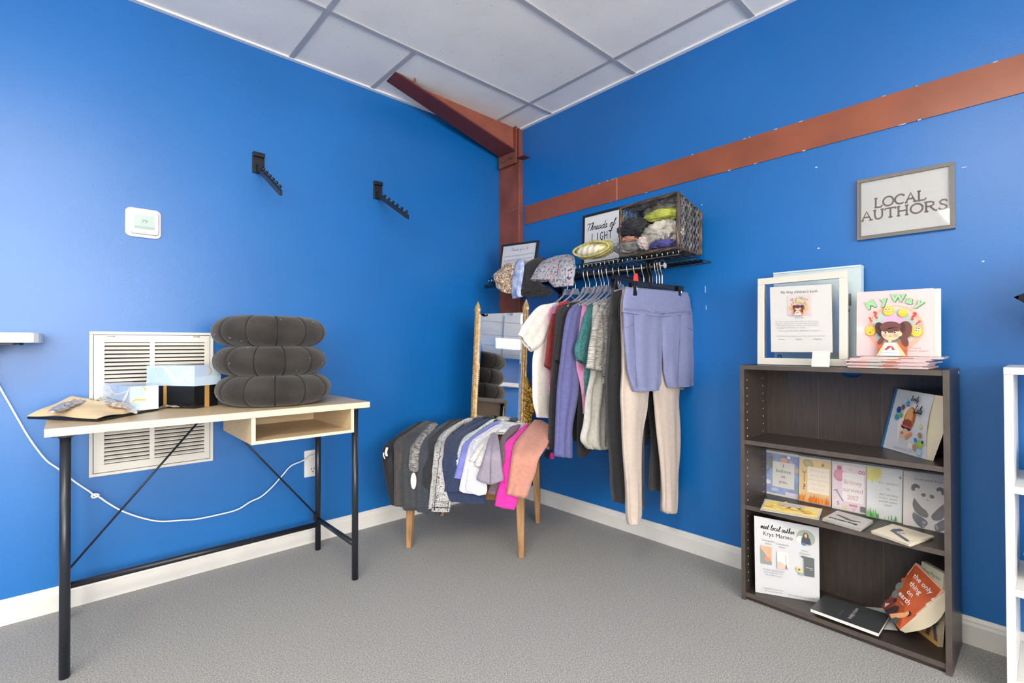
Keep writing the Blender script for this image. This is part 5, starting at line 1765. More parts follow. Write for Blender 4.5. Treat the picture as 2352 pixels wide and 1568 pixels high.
# ---------------------------------------------------------------- dark bookcase
BX0, BX1, BY0, BY1, BH = -.272, -.032, -1.744, -2.372, .931
m_esp = mat('espresso_laminate', (62, 54, 50), rough=.34, spec=.5, c2=(50, 43, 40), nscale=10, stretch=(4, 1, 14), detail=5)
m_espe = mat('espresso_edge', (84, 76, 70), rough=.42, c2=(74, 66, 62), nscale=16)
bc = thing('bookcase', 'dark brown three shelf bookcase against the right wall', 'bookcase', (-.15, -2.058, 0))
th = .0155
for y0, y1 in ((BY0-th, BY0), (BY1, BY1+th)):
    sp = obj('side_panel', MB().box((BX0, y0, 0), (BX1, y1, BH)), m_esp, bc, bevel=.0008)
    obj('edge_band', MB().box((BX0-.001, y0, 0), (BX0, y1, BH)), m_espe, sp)
    if y1 == BY0:
        hl = MB()
        for x in (-.245, -.085):
            for k in range(26):
                z = .07+k*.032
                if min(abs(z-.625), abs(z-.365)) > .02:
                    hl.cyl((x, y0-.0006, z), (x, y0+.0002, z), .0026, 8)
        obj('pin_holes', hl, mat('pin_hole_pale', (190, 190, 192)), sp)
for z in (.016, .360, .617, BH-.0175):
    sh_ = obj('shelf', MB().box((BX0+.002, BY1+th, z), (BX1-.004, BY0-th, z+.0165)), m_esp, bc, bevel=.0006)
    obj('edge_band', MB().box((BX0+.001, BY1+th, z), (BX0+.002, BY0-th, z+.0165)), m_espe, sh_)
obj('kickboard', MB().box((BX0+.012, BY1+th, 0), (BX0+.026, BY0-th, .016)), m_esp, bc)
# back board with a half round cut-out under the top
xk = BX1-.004
yc, rn = -2.066, .040
ztop = BH-.0175
pts = [(BY0-th, .0), (BY1+th, .0), (BY1+th, ztop)]
pts += [(yc+rn*math.cos(a), ztop-.030*abs(math.sin(a))) for a in [PI+PI*i/16 for i in range(17)]]
pts += [(BY0-th, ztop)]
# build the board in strips so that the notch stays open
bk = MB()
ycol = sorted(set([p[0] for p in pts]))
for a, b in zip(ycol, ycol[1:]):
    m_ = (a+b)/2
    def top_at(y):
        d = abs(y-yc)
        return ztop if d >= rn else ztop-.030*math.sqrt(max(0, 1-(d/rn)**2))
    bk.hexa([(xk-.003, a, 0), (xk-.003, b, 0), (xk, b, 0), (xk, a, 0)], [(xk-.003, a, top_at(a)), (xk-.003, b, top_at(b)), (xk, b, top_at(b)), (xk, a, top_at(a))])
obj('back_board', bk, mat('espresso_back', (68, 60, 56), rough=.3, spec=.5, c2=(58, 51, 48), nscale=10, stretch=(4, 14, 1), detail=5), bc)
for y in (-1.953, -2.160):
    obj('fold_line', MB().box((xk-.0036, y-.0006, .033), (xk-.003, y+.0006, ztop-.035)), mat('fold_grey', (100, 90, 82), rough=.6), bc)
c = (BX1-.02, BY1, BH-.016)
obj('cam_cover', MB().cyl((c[0], c[1]+.0002, c[2]), (c[0], c[1]-.0012, c[2]), .0045, 12), m_plas, bc)
obj('cam_cover', MB().cyl((BX0+.03, c[1]+.0002, c[2]-.006), (BX0+.03, c[1]-.0012, c[2]-.006), .0035, 12), m_slot, bc)
SH2, SH1, SH3 = .6335, .3765, .0325

# ---- card and paper colours
m_w1 = mat('card_white', (202, 201, 198), rough=.45)
m_cream = mat('card_cream', (236, 226, 206), rough=.5)
m_pinkc = mat('cover_pink', (216, 190, 190), rough=.3, coat=.3)
m_salm = mat('cover_salmon', (236, 168, 152), rough=.3)
m_mint = mat('cover_mint', (176, 196, 186), rough=.3)
m_viol = mat('cover_violet', (206, 170, 200), rough=.3)
m_grn = mat('title_green', (150, 196, 150), rough=.4)
m_grnd = mat('title_green_dark', (70, 110, 76), rough=.4)
m_yel = mat('emoji_yellow', (246, 196, 66), rough=.4)
m_yeld = mat('emoji_orange', (226, 160, 46), rough=.4)
m_red_ = mat('question_red', (188, 60, 50), rough=.4)
m_hair = mat('hair_brown', (104, 62, 56), rough=.5)
m_haird = mat('hair_dark', (74, 42, 42), rough=.5)
m_skin = mat('drawn_skin', (246, 190, 152), rough=.5)
m_blush = mat('drawn_blush', (236, 156, 124), rough=.5)
m_chair = mat('drawn_chair', (190, 98, 52), rough=.5)
m_dress = mat('drawn_dress', (206, 222, 214), rough=.5)


def cover_art(a, s=1.0, u0=.0, v0=.0):
    """the picture-book cover, drawn into share (u0, v0, s) of the sheet"""
    def U(u):
        return u0+u*s

    def V(v):
        return v0+v*s
    a.rect(U(0), V(0), U(1), V(1), m_pinkc)
    a.ell(U(.52), V(.42), .40*s, .38*s, mat('cover_pink2', (238, 190, 182), rough=.3), n=40)
    a.ell(U(.52), V(.42), .365*s, .35*s, m_salm, n=40)
    a.ell(U(.51), V(.44), .30*s, .31*s, mat('cover_grey_green', (196, 190, 180), rough=.3), n=40)
    a.ell(U(.50), V(.46), .25*s, .25*s, m_mint, n=40)
    a.ell(U(.50), V(.50), .15*s, .14*s, m_viol, n=30)
    for ch, u, v, r, h in (('M', .22, .745, 24, .17), ('y', .385, .80, 10, .17), ('W', .56, .825, -3, .16), ('a', .70, .79, -16, .17), ('y', .82, .745, -26, .17)):
        a.text(ch, U(u+.008), V(v-.008), h*s, m_grnd, bold=.045, rot=r)
        a.text(ch, U(u), V(v), h*s, m_grn, bold=.045, rot=r)
    for u, v, r in ((.44, .685, .075), (.625, .645, .062), (.20, .385, .076), (.80, .365, .078)):
        a.ell(U(u), V(v), r*s*.98, r*s, m_yeld)
        a.ell(U(u), V(v+.003*s), r*s*.90, r*s*.93, m_yel)
    for u, v in ((.41, .70), (.455, .70), (.80, .405), (.83, .40), (.80, .37)):
        a.ell(U(u), V(v), .018*s, .020*s, m_w1)
        a.ell(U(u), V(v+.008), .007*s, .008*s, m_ink)
    for (u, v, w, r) in ((.60, .63, .02, 0), (.65, .628, .02, 0), (.625, .605, .02, 0), (.44, .655, .03, 0), (.19, .36, .02, 30), (.23, .395, .022, 20), (.16, .395, .02, 60)):
        a.ell(U(u), V(v), w*s, .004*s, m_yeld, n=8, rot=r)
    a.ell(U(.205), V(.355), .01*s, .008*s, m_ink, n=8)
    for u, v, r, h in ((.295, .575, 18, .15), (.225, .525, 28, .10), (.75, .535, -18, .16), (.80, .465, -40, .10)):
        a.text('?', U(u), V(v), h*s, m_red_, bold=.05, rot=r)
    # figure
    a.poly([(U(.30), V(.0)), (U(.69), V(.0)), (U(.69), V(.20)), (U(.30), V(.22))], m_chair)
    a.ell(U(.345), V(.40), .065*s, .115*s, m_haird, rot=18)
    a.ell(U(.655), V(.38), .095*s, .14*s, m_hair, rot=-10)
    a.ell(U(.35), V(.225), .035*s, .06*s, m_hair, rot=-25)
    a.ell(U(.66), V(.22), .045*s, .085*s, m_hair, rot=15)
    a.ell(U(.635), V(.42), .035*s, .08*s, m_haird)
    a.poly([(U(.40), V(.20)), (U(.56), V(.20)), (U(.68), V(.0)), (U(.61), V(.0)), (U(.52), V(.13)), (U(.40), V(.12)), (U(.36), V(.0)), (U(.29), V(.0))], m_skin)
    a.poly([(U(.40), V(.20)), (U(.54), V(.20)), (U(.58), V(.07)), (U(.61), V(.0)), (U(.34), V(.0)), (U(.38), V(.08))], m_dress)
    for k in range(3):
        a.rect(U(.385-.01*k), V(.145-.05*k), U(.56+.01*k), V(.152-.05*k), mat('dress_line', (150, 190, 200)))
    a.poly([(U(.40), V(.09)), (U(.45), V(.15)), (U(.50), V(.15)), (U(.47), V(.12)), (U(.43), V(.085))], m_red_)
    a.poly([(U(.50), V(.15)), (U(.54), V(.09)), (U(.515), V(.085)), (U(.49), V(.12))], m_red_)
    a.rect(U(.455), V(.19), U(.49), V(.25), m_skin)
    a.ell(U(.485), V(.345), .125*s, .115*s, m_skin, n=32)
    a.ell(U(.605), V(.325), .025*s, .035*s, m_skin)
    a.ell(U(.40), V(.305), .032*s, .024*s, m_blush)
    a.ell(U(.55), V(.305), .032*s, .024*s, m_blush)
    a.ell(U(.48), V(.43), .14*s, .085*s, m_hair, n=32)
    a.poly([(U(.36), V(.42)), (U(.60), V(.42)), (U(.60), V(.355)), (U(.575), V(.385)), (U(.53), V(.395)), (U(.505), V(.39)), (U(.49), V(.43)), (U(.475), V(.39)), (U(.42), V(.395)), (U(.37), V(.38))], m_hair)
    for u in (.425, .545):
        a.ell(U(u), V(.345), .028*s, .020*s, m_w1)
        a.ell(U(u-.006), V(.347), .012*s, .014*s, m_ink, n=10)
        a.ell(U(u), V(.382), .022*s, .004*s, m_haird, n=8, rot=12 if u < .5 else -12)
    a.ell(U(.48), V(.295), .020*s, .005*s, m_red_, n=10)
    a.text('Written by', U(.80), V(.105), .032*s, mat('brown_small', (110, 70, 66)), width=.14*s)
    a.text('Stephanie A. Langston', U(.80), V(.065), .032*s, mat('brown_small', (110, 70, 66)), width=.30*s)


# ---- on top of the bookcase
zt = BH+.001
x = -.195
y0, y1, z1 = -1.780, -2.089, 1.279
m_cfr = mat('cream_white_frame', (206, 203, 193), rough=.4)
t = thing('photo_holder', 'cream white see-through frame holding a book price sheet', 'picture frame', (x, -1.935, zt))


def FP(u, v, h=0):
    return Vector((x-h+.010*(v), y0+(y1-y0)*u, zt+(z1-zt)*v))


mb = MB()
wa, wb_ = .025/.309, .026/.348
for (a0, b0_, a1, b1_) in ((0, 0, 1, wb_*1.0), (0, 1-wb_, 1, 1), (0, wb_, wa, 1-wb_), (1-wa, wb_, 1, 1-wb_)):
    mb.slab([FP(a0, b0_), FP(a1, b0_), FP(a1, b1_), FP(a0, b1_)], (.018, 0, 0))
obj('frame', mb, m_cfr, t, bevel=.0012)
for h in (-.007, -.012):
    obj('glass', MB().slab([FP(wa, wb_, h), FP(1-wa, wb_, h), FP(1-wa, 1-wb_, h), FP(wa, 1-wb_, h)], (.0015, 0, 0)), m_glass, t)
q = [at('x', x-.001, a, b) for a, b in ((1771, 808), (1912.5, 809), (1910, 652), (1768.5, 659.5))]
sheet = thing('price_sheet', 'white sheet titled My Way childrens book taped on frame', 'paper sheet', q[0])
obj('paper', MB().slab(q, (.0008, 0, 0)), m_w1, sheet)
a = Art(q, (-1, 0, 0), .0003)
a.text("My Way children's book", .49, .89, .058, mat('sheet_ink', (70, 74, 80)), width=.60)
a.rect(.30, .55, .685, .86, m_pinkc)
# small copy of the cover on the sheet
cover_q = [a.p(.30, .555, .0012), a.p(.685, .555, .0012), a.p(.685, .855, .0012), a.p(.30, .855, .0012)]
m_sm = mat('small_grey_ink', (150, 152, 158))
a.text('$19.99', .49, .505, .032, m_sm, width=.13)
for i, s_ in enumerate(("My Way is a heartwarming children's book about", "emotions, self-expression, and learning that it's okay", 'to feel different sometimes. What a story for children,', 'to manage conversations for all ages.')):
    a.text(s_, .44-(.09 if i == 3 else 0), .455-.031*i, .025, m_sm, width=.70 if i < 3 else .48)
a.text('Written by local author Stephanie A. Langston', .48, .315, .026, m_sm, width=.68)
a.text("If you'd like a copy, simply scan one of the payment options below", .5, .235, .024, m_sm, width=.80)
for u, s_ in ((.19, 'Venmo'), (.48, 'Zelle'), (.78, 'PayPal')):
    a.text(s_, u, .185, .030, m_inkg, width=.11)
a.done('printed_text', sheet)
a2 = Art(cover_q, (-1, 0, 0), .00022)
cover_art(a2)
a2.done('printed_cover', sheet)
m_bxw = mat('pale_blue_white_board', (186, 204, 208), rough=.4)
q = [(-.105, -1.812, zt), (-.105, -2.112, zt), (-.070, -2.106, 1.3065), (-.070, -1.800, 1.3100)]
t = thing('flat_white_box', 'flat pale white cardboard box standing behind the cream frame', 'box', (-.09, -1.96, zt))
obj('carton', MB().slab(q, (.040, 0, .0)), m_bxw, t)
obj('top_flap', MB().slab([(-.074, -1.800, 1.306), (-.074, -2.106, 1.3025), (-.074, -2.106, 1.3085), (-.074, -1.800, 1.312)], (.046, 0, 0)), mat('box_flap', (204, 216, 218), rough=.4), t)
a = Art(q, None, .0004)
a.rect(.80, .60, .90, .72, m_inkg)
a.ell(.86, .55, .025, .02, m_inkg)
a.ell(.07, .075, .028, .028, m_ink)
a.ell(.07, .075, .013, .013, m_bxw)
a.done('printed_marks', t)
q = [at('x', -.2705, *p) for p in ((1863.5, 840.5), (1905, 842.5), (1905, 806.5), (1863.5, 806))]
q[0].z = q[1].z = zt-.0005
for k in (2, 3):
    q[k].x += .012
t = thing('small_card', 'small blank-looking white card standing before the cream frame', 'card', q[0])
obj('card', MB().slab(q, (.0006, 0, 0)), m_w1, t)
a = Art(q, None, .0003)
a.text('Locally Authored', .5, .52, .12, mat('very_faint_ink', (206, 206, 202)), width=.7)
a.text('books', .5, .36, .12, mat('very_faint_ink', (206, 206, 202)), width=.22)
a.done('printed_text', t)


def hardback(name, label, q, n, thick, m_cov, group=None, art=None, page_side='right'):
    """q: cover corners bl, br, tr, tl (spine along bl-tl); n: direction from cover back through the book"""
    q = [Vector(p) for p in q]
    n = Vector(n).normalized()
    t = thing(name, label, 'book', (q[0]+q[1])/2, group)
    c1 = MB().slab(q, n*.0022)
    c1.slab([p+n*(thick-.0022) for p in q], n*.0022)
    c1.slab([q[0], q[0]+(q[1]-q[0]).normalized()*.003, q[3]+(q[2]-q[3]).normalized()*.003, q[3]], n*thick)
    obj('cover', c1, m_cov, t, bevel=.0004)
    ux = (q[1]-q[0]).normalized()*.004
    uy = (q[3]-q[0]).normalized()*.004
    pg = [q[0]+ux+uy+n*.0023, q[1]-ux+uy+n*.0023, q[2]-ux-uy+n*.0023, q[3]+ux-uy+n*.0023]
    obj('pages', MB().slab(pg, n*(thick-.0046)), mat('page_white', (214, 212, 209), rough=.7, c2=(214, 212, 208), nscale=60, stretch=(1, 1, 1)), t)
    if art:
        a = Art(q, -n, .00035)
        art(a)
        a.done('printed_cover', t)
    return t


# lying stack of picture books
rnd = random.Random(21)
zb_ = zt
STK = [(.0, .0, 0), (.004, .012, 1.5), (-.008, .004, -1.2), (.006, -.006, 2.2), (-.004, .010, -2), (.002, -.008, 1), (.010, -.03, -3)]
ws, hs, ts = .215, .215, .0052
names = ['lowest', 'second lowest', 'third from the bottom', 'middle', 'third from the top', 'second highest', 'topmost']
for i, (dx, dy, rz) in enumerate(STK):
    ca, sa = math.cos(math.radians(rz)), math.sin(math.radians(rz))
    cx, cy = -.165+dx, -2.215+dy

    def R_(u, v, z):
        # u toward -y (right in the photo), v toward the wall
        a, b = (u-.5)*ws, (v-.5)*hs
        return Vector((cx+b*ca-a*sa, cy-a*ca-b*sa, z))
    z = zb_+i*(ts+.0002)
    t = hardback('picture_book', 'pink picture book lying %s in the stack of seven' % names[i], [R_(0, 0, z+ts), R_(1, 0, z+ts), R_(1, 1, z+ts), R_(0, 1, z+ts)], (0, 0, -1), ts, m_pinkc, 'pink picture books on the bookcase')
    # colour bands of the cover showing along the long front edge
    q = [R_(0, -.001, z), R_(1, -.001, z), R_(1, -.001, z+.0022), R_(0, -.001, z+.0022)]
    a = Art(q, (-1, 0, 0), .0002)
    for u0_, u1_, m_ in ((.16, .30, m_salm), (.30, .48, m_mint), (.48, .66, m_chair)):
        a.rect(u0_, 0, u1_, 1, m_)
    a.done('edge_print', t)
zs = zb_+7*(ts+.0002)
q = [at('x', -.185, 1967.5, 821), at('x', -.185, 2144.5, 823), at('x', -.168, 2144, 661.5), at('x', -.168, 1968, 671)]
q[0].z = q[1].z = zs+.0005
hardback('picture_book', 'pink My Way picture book standing upright, front of two', q, (1, 0, -.08), .010, m_pinkc, 'pink picture books on the bookcase', cover_art)
q2 = [p+Vector((.016, -.016, -.001)) for p in q]
for k in (0, 1):
    q2[k].z = zs+.0005
hardback('picture_book', 'second picture book standing behind the upright My Way copy', q2, (1, 0, -.08), .009, m_w1, 'pink picture books on the bookcase')

# ---- top shelf: leaning softcover
m_lul = mat('softcover_grey_white', (216, 218, 224), rough=.25, coat=.4)
bl, br = Vector((-.040, -2.150, SH2+.001)), Vector((-.188, -2.308, SH2+.001))
bl = at('x', -.045, 2023, 1022)
br = at('x', -.19, 2129, 1056)
bl.z = br.z = SH2+.001
tl, tr = at('x', -.062, 2058, 892), at('x', -.19, 2147, 908)
LQ = [bl, br, tr, tl]
ln_ = (br-bl).cross(tl-bl).normalized()
if ln_.dot(CAM-bl) < 0:
    ln_ = -ln_
t = thing('softcover_book', 'white softcover children book leaning in right corner of top shelf', 'book', (bl+br)/2)


def lcurve(u, v, h=0):
    p = (bl*(1-u)+br*u)*(1-v)+(tl*(1-u)+tr*u)*v
    return p+ln_*(h+.012*math.sin(PI*v)*u**2)


mb = MB().grid(lambda u, v: lcurve(u, v, 0), 16, 20)
k = len(mb.v)
mb.add([p-ln_*.0006 for p in mb.v[:k]], [f[::-1] for f in mb.f[:]], 0, True)
obj('cover', mb, m_lul, t)
# fanned pages behind the cover at the open edge
pg = MB()
for i in range(9):
    f = i/8
    a_, b_ = br-ln_*(.001+.0012*i)+(br-bl).normalized()*(.012*f), tr-ln_*(.001+.002*i)+(br-bl).normalized()*(.035*f)
    mid = (a_+b_)/2+(br-bl).normalized()*(.012*f)
    c_ = bl-ln_*(.001+.0006*i)
    d_ = tl-ln_*(.001+.0006*i)
    for (p0, p1, p2, p3) in ((c_, a_, mid, (c_+d_)/2), ((c_+d_)/2, mid, b_, d_)):
        pg.add([p0, p1, p2, p3], [(0, 1, 2, 3)], 0, False)
    a_.z = max(a_.z, SH2)
obj('pages', pg, mat('page_cream', (232, 222, 196), rough=.7), t)


class CArt(Art):
    def p(s, u, v, h=0.0):
        return lcurve(u, v, h)


a = CArt(LQ, ln_, .0004)
a.rect(0, 0, .055, 1, mat('spine_blue', (48, 120, 176), rough=.3))
m_hx = [mat('hex_%d' % i, c, rough=.4) for i, c in enumerate(((38, 78, 156), (58, 152, 190), (90, 176, 96), (168, 206, 232), (168, 200, 70), (120, 84, 60), (40, 140, 190), (196, 216, 130)))]


def hexa_(a, u, v, r, m):
    a.ell(u, v, r, r*a.W/a.H, m, n=6, rot=0)


a.poly([(.36, .12), (.76, .10), (.86, .55), (.62, .78), (.40, .74), (.26, .45)], mat('photo_pale', (232, 222, 216)))
a.poly([(.37, .13), (.60, .12), (.62, .30), (.36, .34)], m_w1)
a.ell(.55, .56, .14, .20, mat('lulu_hair', (176, 108, 62)), rot=-8)
a.ell(.53, .60, .09, .14, mat('lulu_hair_light', (222, 166, 110)), rot=-8)
a.ell(.52, .48, .12, .075, mat('lulu_red', (150, 70, 56)), rot=0)
a.ell(.51, .415, .13, .035, mat('glasses_dark', (60, 44, 50)), rot=-6)
a.ell(.51, .435, .13, .012, mat('glasses_pink', (206, 110, 110)), rot=-6)
a.ell(.50, .33, .09, .07, mat('lulu_skin', (226, 184, 150)), rot=20)
a.poly([(.52, .28), (.66, .37), (.69, .33), (.56, .22)], mat('lulu_skin2', (206, 140, 90)))
a.rect(.42, .30, .48, .34, mat('lulu_lips', (204, 110, 96)))
hexa_(a, .255, .675, .066, m_hx[0])
hexa_(a, .245, .555, .060, m_hx[1])
hexa_(a, .345, .60, .052, m_hx[2])
hexa_(a, .36, .73, .050, m_hx[5])
hexa_(a, .38, .835, .05, m_hx[3])
hexa_(a, .475, .80, .052, m_hx[6])
hexa_(a, .90, .50, .045, m_hx[7])
hexa_(a, .90, .355, .055, mat('hex_photo', (170, 130, 100)))
hexa_(a, .915, .22, .070, m_hx[4])
hexa_(a, .80, .15, .058, mat('hex_photo2', (176, 140, 90)))
hexa_(a, .815, .265, .045, m_hx[6])
hexa_(a, .98, .26, .03, m_hx[0])
hexa_(a, .90, .10, .06, m_hx[3])
a.strokes('lovely', .54, .86, .085, m_ink, width=.20, pen=.06)
a.text('Quarantine Day', .66, .79, .05, mat('title_very_pale', (196, 202, 210)), width=.42)
a.strokes('Lulu', .68, .68, .13, m_ink, width=.22, pen=.06)
a.text('written by Kelly Cain', .56, .055, .045, m_inkg, width=.42, shear=.3)
a.done('printed_cover', t)

# ---- middle shelf: five cards in clear sleeves
m_sleeve = mat('clear_sleeve', (240, 242, 244), rough=.08, alpha=.10, spec=.6)


def card_quad(p, xb, xt):
    q = [at('x', xb, *p[0]), at('x', xb, *p[1]), at('x', xt, *p[2]), at('x', xt, *p[3])]
    q[0].z = q[1].z = SH1+.001
    return q


def art_believe(a):
    m_b = mat('night_blue', (84, 114, 178), rough=.5, c2=(128, 156, 206), nscale=30)
    a.rect(.0, .04, 1, .95, m_b)
    a.ell(.08, .28, .10, .05, mat('cloud_pale', (196, 208, 214)))
    a.ell(.3, .13, .12, .04, mat('cloud_lilac', (160, 176, 216)))
    a.ell(.70, .905, .05, .035, mat('moon_pale', (214, 226, 236)))
    a.ell(.56, .83, .10, .055, mat('ufo_orange', (222, 142, 110)))
    a.poly([(.76, .86), (.70, .76), (.83, .77)], mat('ufo_orange', (222, 142, 110)))
    a.ell(.95, .64, .06, .05, mat('amber', (196, 160, 110)))
    m_y = mat('creature_grey', (78, 90, 100))
    a.ell(.17, .84, .07, .05, m_y)
    a.ell(.13, .74, .11, .11, m_y, rot=10)
    a.poly([(.04, .70), (.10, .66), (.10, .60), (.05, .53), (.10, .52), (.17, .62), (.22, .63), (.25, .53), (.34, .54), (.28, .56), (.26, .66), (.20, .72)], m_y)
    a.poly([(.18, .74), (.28, .66), (.27, .64), (.16, .70)], m_y)
    a.ell(.97, .22, .05, .09, mat('pine_green', (104, 140, 130)))
    a.rect(.62, .045, 1.0, .12, mat('snow_pink', (206, 196, 214)))
    a.rect(.23, .20, .88, .78, m_w1)
    for s_, v, w in (('I', .66, .02), ('believe', .54, .44), ('in', .42, .11), ('you.', .30, .26)):
        a.text(s_, .555, v, .115, m_ink, width=w)


def art_basket(a):
    m_o = mat('mustard_wash', (232, 196, 118), rough=.5, c2=(222, 178, 92), nscale=30)
    a.rect(.03, .03, .97, .95, m_o)
    a.ell(.28, .86, .17, .085, mat('basket_olive', (150, 144, 90)), rot=-25)
    a.ell(.28, .86, .13, .06, mat('basket_olive2', (176, 168, 112)), rot=-25)
    a.ell(.74, .865, .045, .035, m_inkg)
    m_k = mat('dark_brown_ink', (84, 52, 36))
    a.rect(.155, .45, .175, .67, m_k)
    a.ell(.165, .67, .062, .030, m_k, 180, 360)
    a.ell(.165, .68, .045, .026, m_o, 180, 360)
    for u in (.108, .165, .222):
        a.poly([(u-.012, .665), (u+.012, .665), (u, .71)], m_k)
    a.text('?', .17, .27, .19, m_k, bold=.02)
    a.rect(.27, .23, .94, .80, mat('card_cream', (0, 0, 0)))
    m_t = mat('faint_orange_ink', (226, 190, 160))
    for i, s_ in enumerate(('Where am I', 'going, and', 'why am I in', 'this hand', 'basket?')):
        a.text(s_, .60, .70-.10*i, .085, m_t, width=(.52, .46, .58, .42, .36)[i])
    rr = random.Random(2)
    for i in range(60):
        u = .03+.94*rr.random()
        h = rr.uniform(.08, .20)
        w = rr.uniform(.02, .04)
        a.poly([(max(.03, u-w), .03), (min(.97, u+w), .03), (u+rr.uniform(-.02, .02), .03+h)], mat('flame_%d' % (i % 3), ((232, 132, 36), (240, 160, 60), (222, 110, 40))[i % 3]))


def art_britney(a):
    m_p = mat('pale_pink_wash', (232, 214, 222), rough=.5, c2=(226, 200, 214), nscale=20)
    a.rect(.02, .03, .98, .94, m_p)
    a.ell(.22, .72, .17, .125, mat('bottle_pink', (204, 110, 146)), n=30)
    a.ell(.22, .74, .13, .09, mat('bottle_pink2', (214, 130, 162)), n=30)
    a.rect(.16, .84, .29, .92, mat('bottle_cap', (176, 84, 112)))
    a.rect(.31, .20, .93, .79, mat('pale_panel', (238, 232, 230)))
    m_t = mat('dusty_red_ink', (196, 134, 134))
    for i, (s_, w) in enumerate((('Britney', .50), ('survived', .56), ('2007', .32))):
        a.text(s_, .62, .56-.155*i, .13, m_t, width=w)
    m_g = mat('loop_red', (176, 60, 100))
    for u in (.82, .92):
        a.ell(u, .83, .045, .035, m_g)
        a.ell(u, .83, .028, .022, m_p)
    m_z = mat('razor_grey', (130, 136, 160))
    a.poly([(.10, .40), (.14, .42), (.36, .20), (.33, .18)], m_z)
    a.poly([(.04, .38), (.07, .41), (.19, .42), (.17, .39)], m_z)
    a.text('$', .19, .10, .11, mat('green_ink', (120, 140, 110)))
    a.text('weak', .64, .115, .09, mat('pink_ink', (206, 80, 120)), bold=.02, width=.26)
    a.poly([(.56, .085), (.66, .02), (.74, .085)], mat('heart_pink', (226, 176, 190)))
    a.ell(.40, .06, .07, .03, mat('soft_yellow', (226, 206, 120)))
    a.rect(.84, .04, .99, .15, mat('phone_dark', (70, 68, 72)))
    for u, v in ((.55, .86), (.09, .24)):
        a.ell(u, v, .035, .02, mat('soft_yellow', (0, 0, 0)))


def art_perfect(a):
    a.rect(.02, .02, .98, .97, mat('pale_grey_card', (222, 224, 224), rough=.35))
    m_s = mat('sun_yellow', (226, 214, 96), rough=.4)
    for k in range(12):
        an = math.radians(-95+k*10)
        r_ = .30 if k % 2 == 0 else .22
        u, v = .20, .86
        ww = math.radians(5)
        a.poly([(u+.14*math.cos(an-ww*2), v+.10*math.sin(an-ww*2)), (u+(r_)*math.cos(an), v+r_*.75*math.sin(an)), (u+.14*math.cos(an+ww*2), v+.10*math.sin(an+ww*2))], m_s)
    a.poly([(.02, .72), (.02, .97), (.40, .97), (.42, .88), (.36, .80), (.24, .74), (.12, .71)], m_s)
    a.poly([(.90, .84), (.93, .89), (.95, .85), (.98, .85), (.95, .82)], mat('bird_blue', (90, 140, 180)))
    m_t = mat('grey_serif_ink', (164, 160, 158))
    for s_, v, w in (('Am I perfect?', .685, .56), ('No.', .575, .12), ('Am I striving', .465, .52), ('to be a better', .40, .54), ('person every', .335, .52), ('day?', .27, .20)):
        a.text(s_, .62, v, .062, m_t, width=w, shear=.15)
    rr = random.Random(4)
    for i in range(34):
        u = .04+.92*(rr.random()**1.6)
        h = rr.uniform(.06, .20)*(1.1-u*.6)
        w = rr.uniform(.012, .028)
        a.poly([(max(.02, u-w), .02), (min(.98, u+w), .02), (u+rr.uniform(-.02, .03), .02+h)], mat('grass_%d' % (i % 3), ((92, 176, 84), (66, 140, 70), (130, 200, 110))[i % 3]))


def art_panda(a):
    m_k = mat('panda_charcoal', (74, 68, 68), rough=.5)
    a.rect(.01, .01, 1.0, .97, mat('warm_card', (226, 218, 210), rough=.4))
    a.text("I'm not proud of you.", .62, .855, .062, m_ink, width=.66)
    def ring(u, v, ru, rv, a0, a1, k):
        pts = [(u+ru*math.cos(math.radians(a0+(a1-a0)*i/10)), v+rv*math.sin(math.radians(a0+(a1-a0)*i/10))) for i in range(11)]
        pts += [(u+ru*k*math.cos(math.radians(a1+(a0-a1)*i/10))+.03*(1 if u < .5 else -1), v+rv*k*math.sin(math.radians(a1+(a0-a1)*i/10))-.02) for i in range(11)]
        a.poly(pts, m_k)
    ring(.31, .70, .115, .085, 25, 215, .45)
    ring(.90, .70, .115, .085, -35, 155, .45)
    a.ell(.50, .605, .058, .032, m_k, rot=25)
    a.ell(.70, .598, .058, .032, m_k, rot=-38)
    a.ell(.60, .525, .045, .010, m_k, 180, 360)
    # arms and feet
    def blob(pts):
        P = [tuple(q) for q in cr(pts+[pts[0]], 5)][:-1]
        a.poly(P, m_k)
    blob([(.27, .53), (.38, .44), (.48, .37), (.57, .33), (.62, .25), (.56, .205), (.42, .225), (.30, .28), (.235, .40)])
    blob([(.97, .50), (.86, .42), (.77, .34), (.69, .26), (.72, .195), (.82, .19), (.95, .24), (1.0, .34)])
    blob([(.26, .27), (.36, .235), (.46, .205), (.58, .15), (.60, .10), (.545, .05), (.50, .01), (.40, .03), (.27, .12), (.23, .20)])
    blob([(1.0, .24), (.90, .20), (.80, .13), (.76, .10), (.78, .03), (.83, -.0), (.95, .03), (1.0, .08)])
    m_f = mat('foot_pale', (150, 154, 156))
    a.ell(.52, .115, .05, .030, m_f, rot=-10)
    a.ell(.50, .055, .028, .022, m_f)
    a.ell(.82, .075, .03, .045, m_f, rot=15)


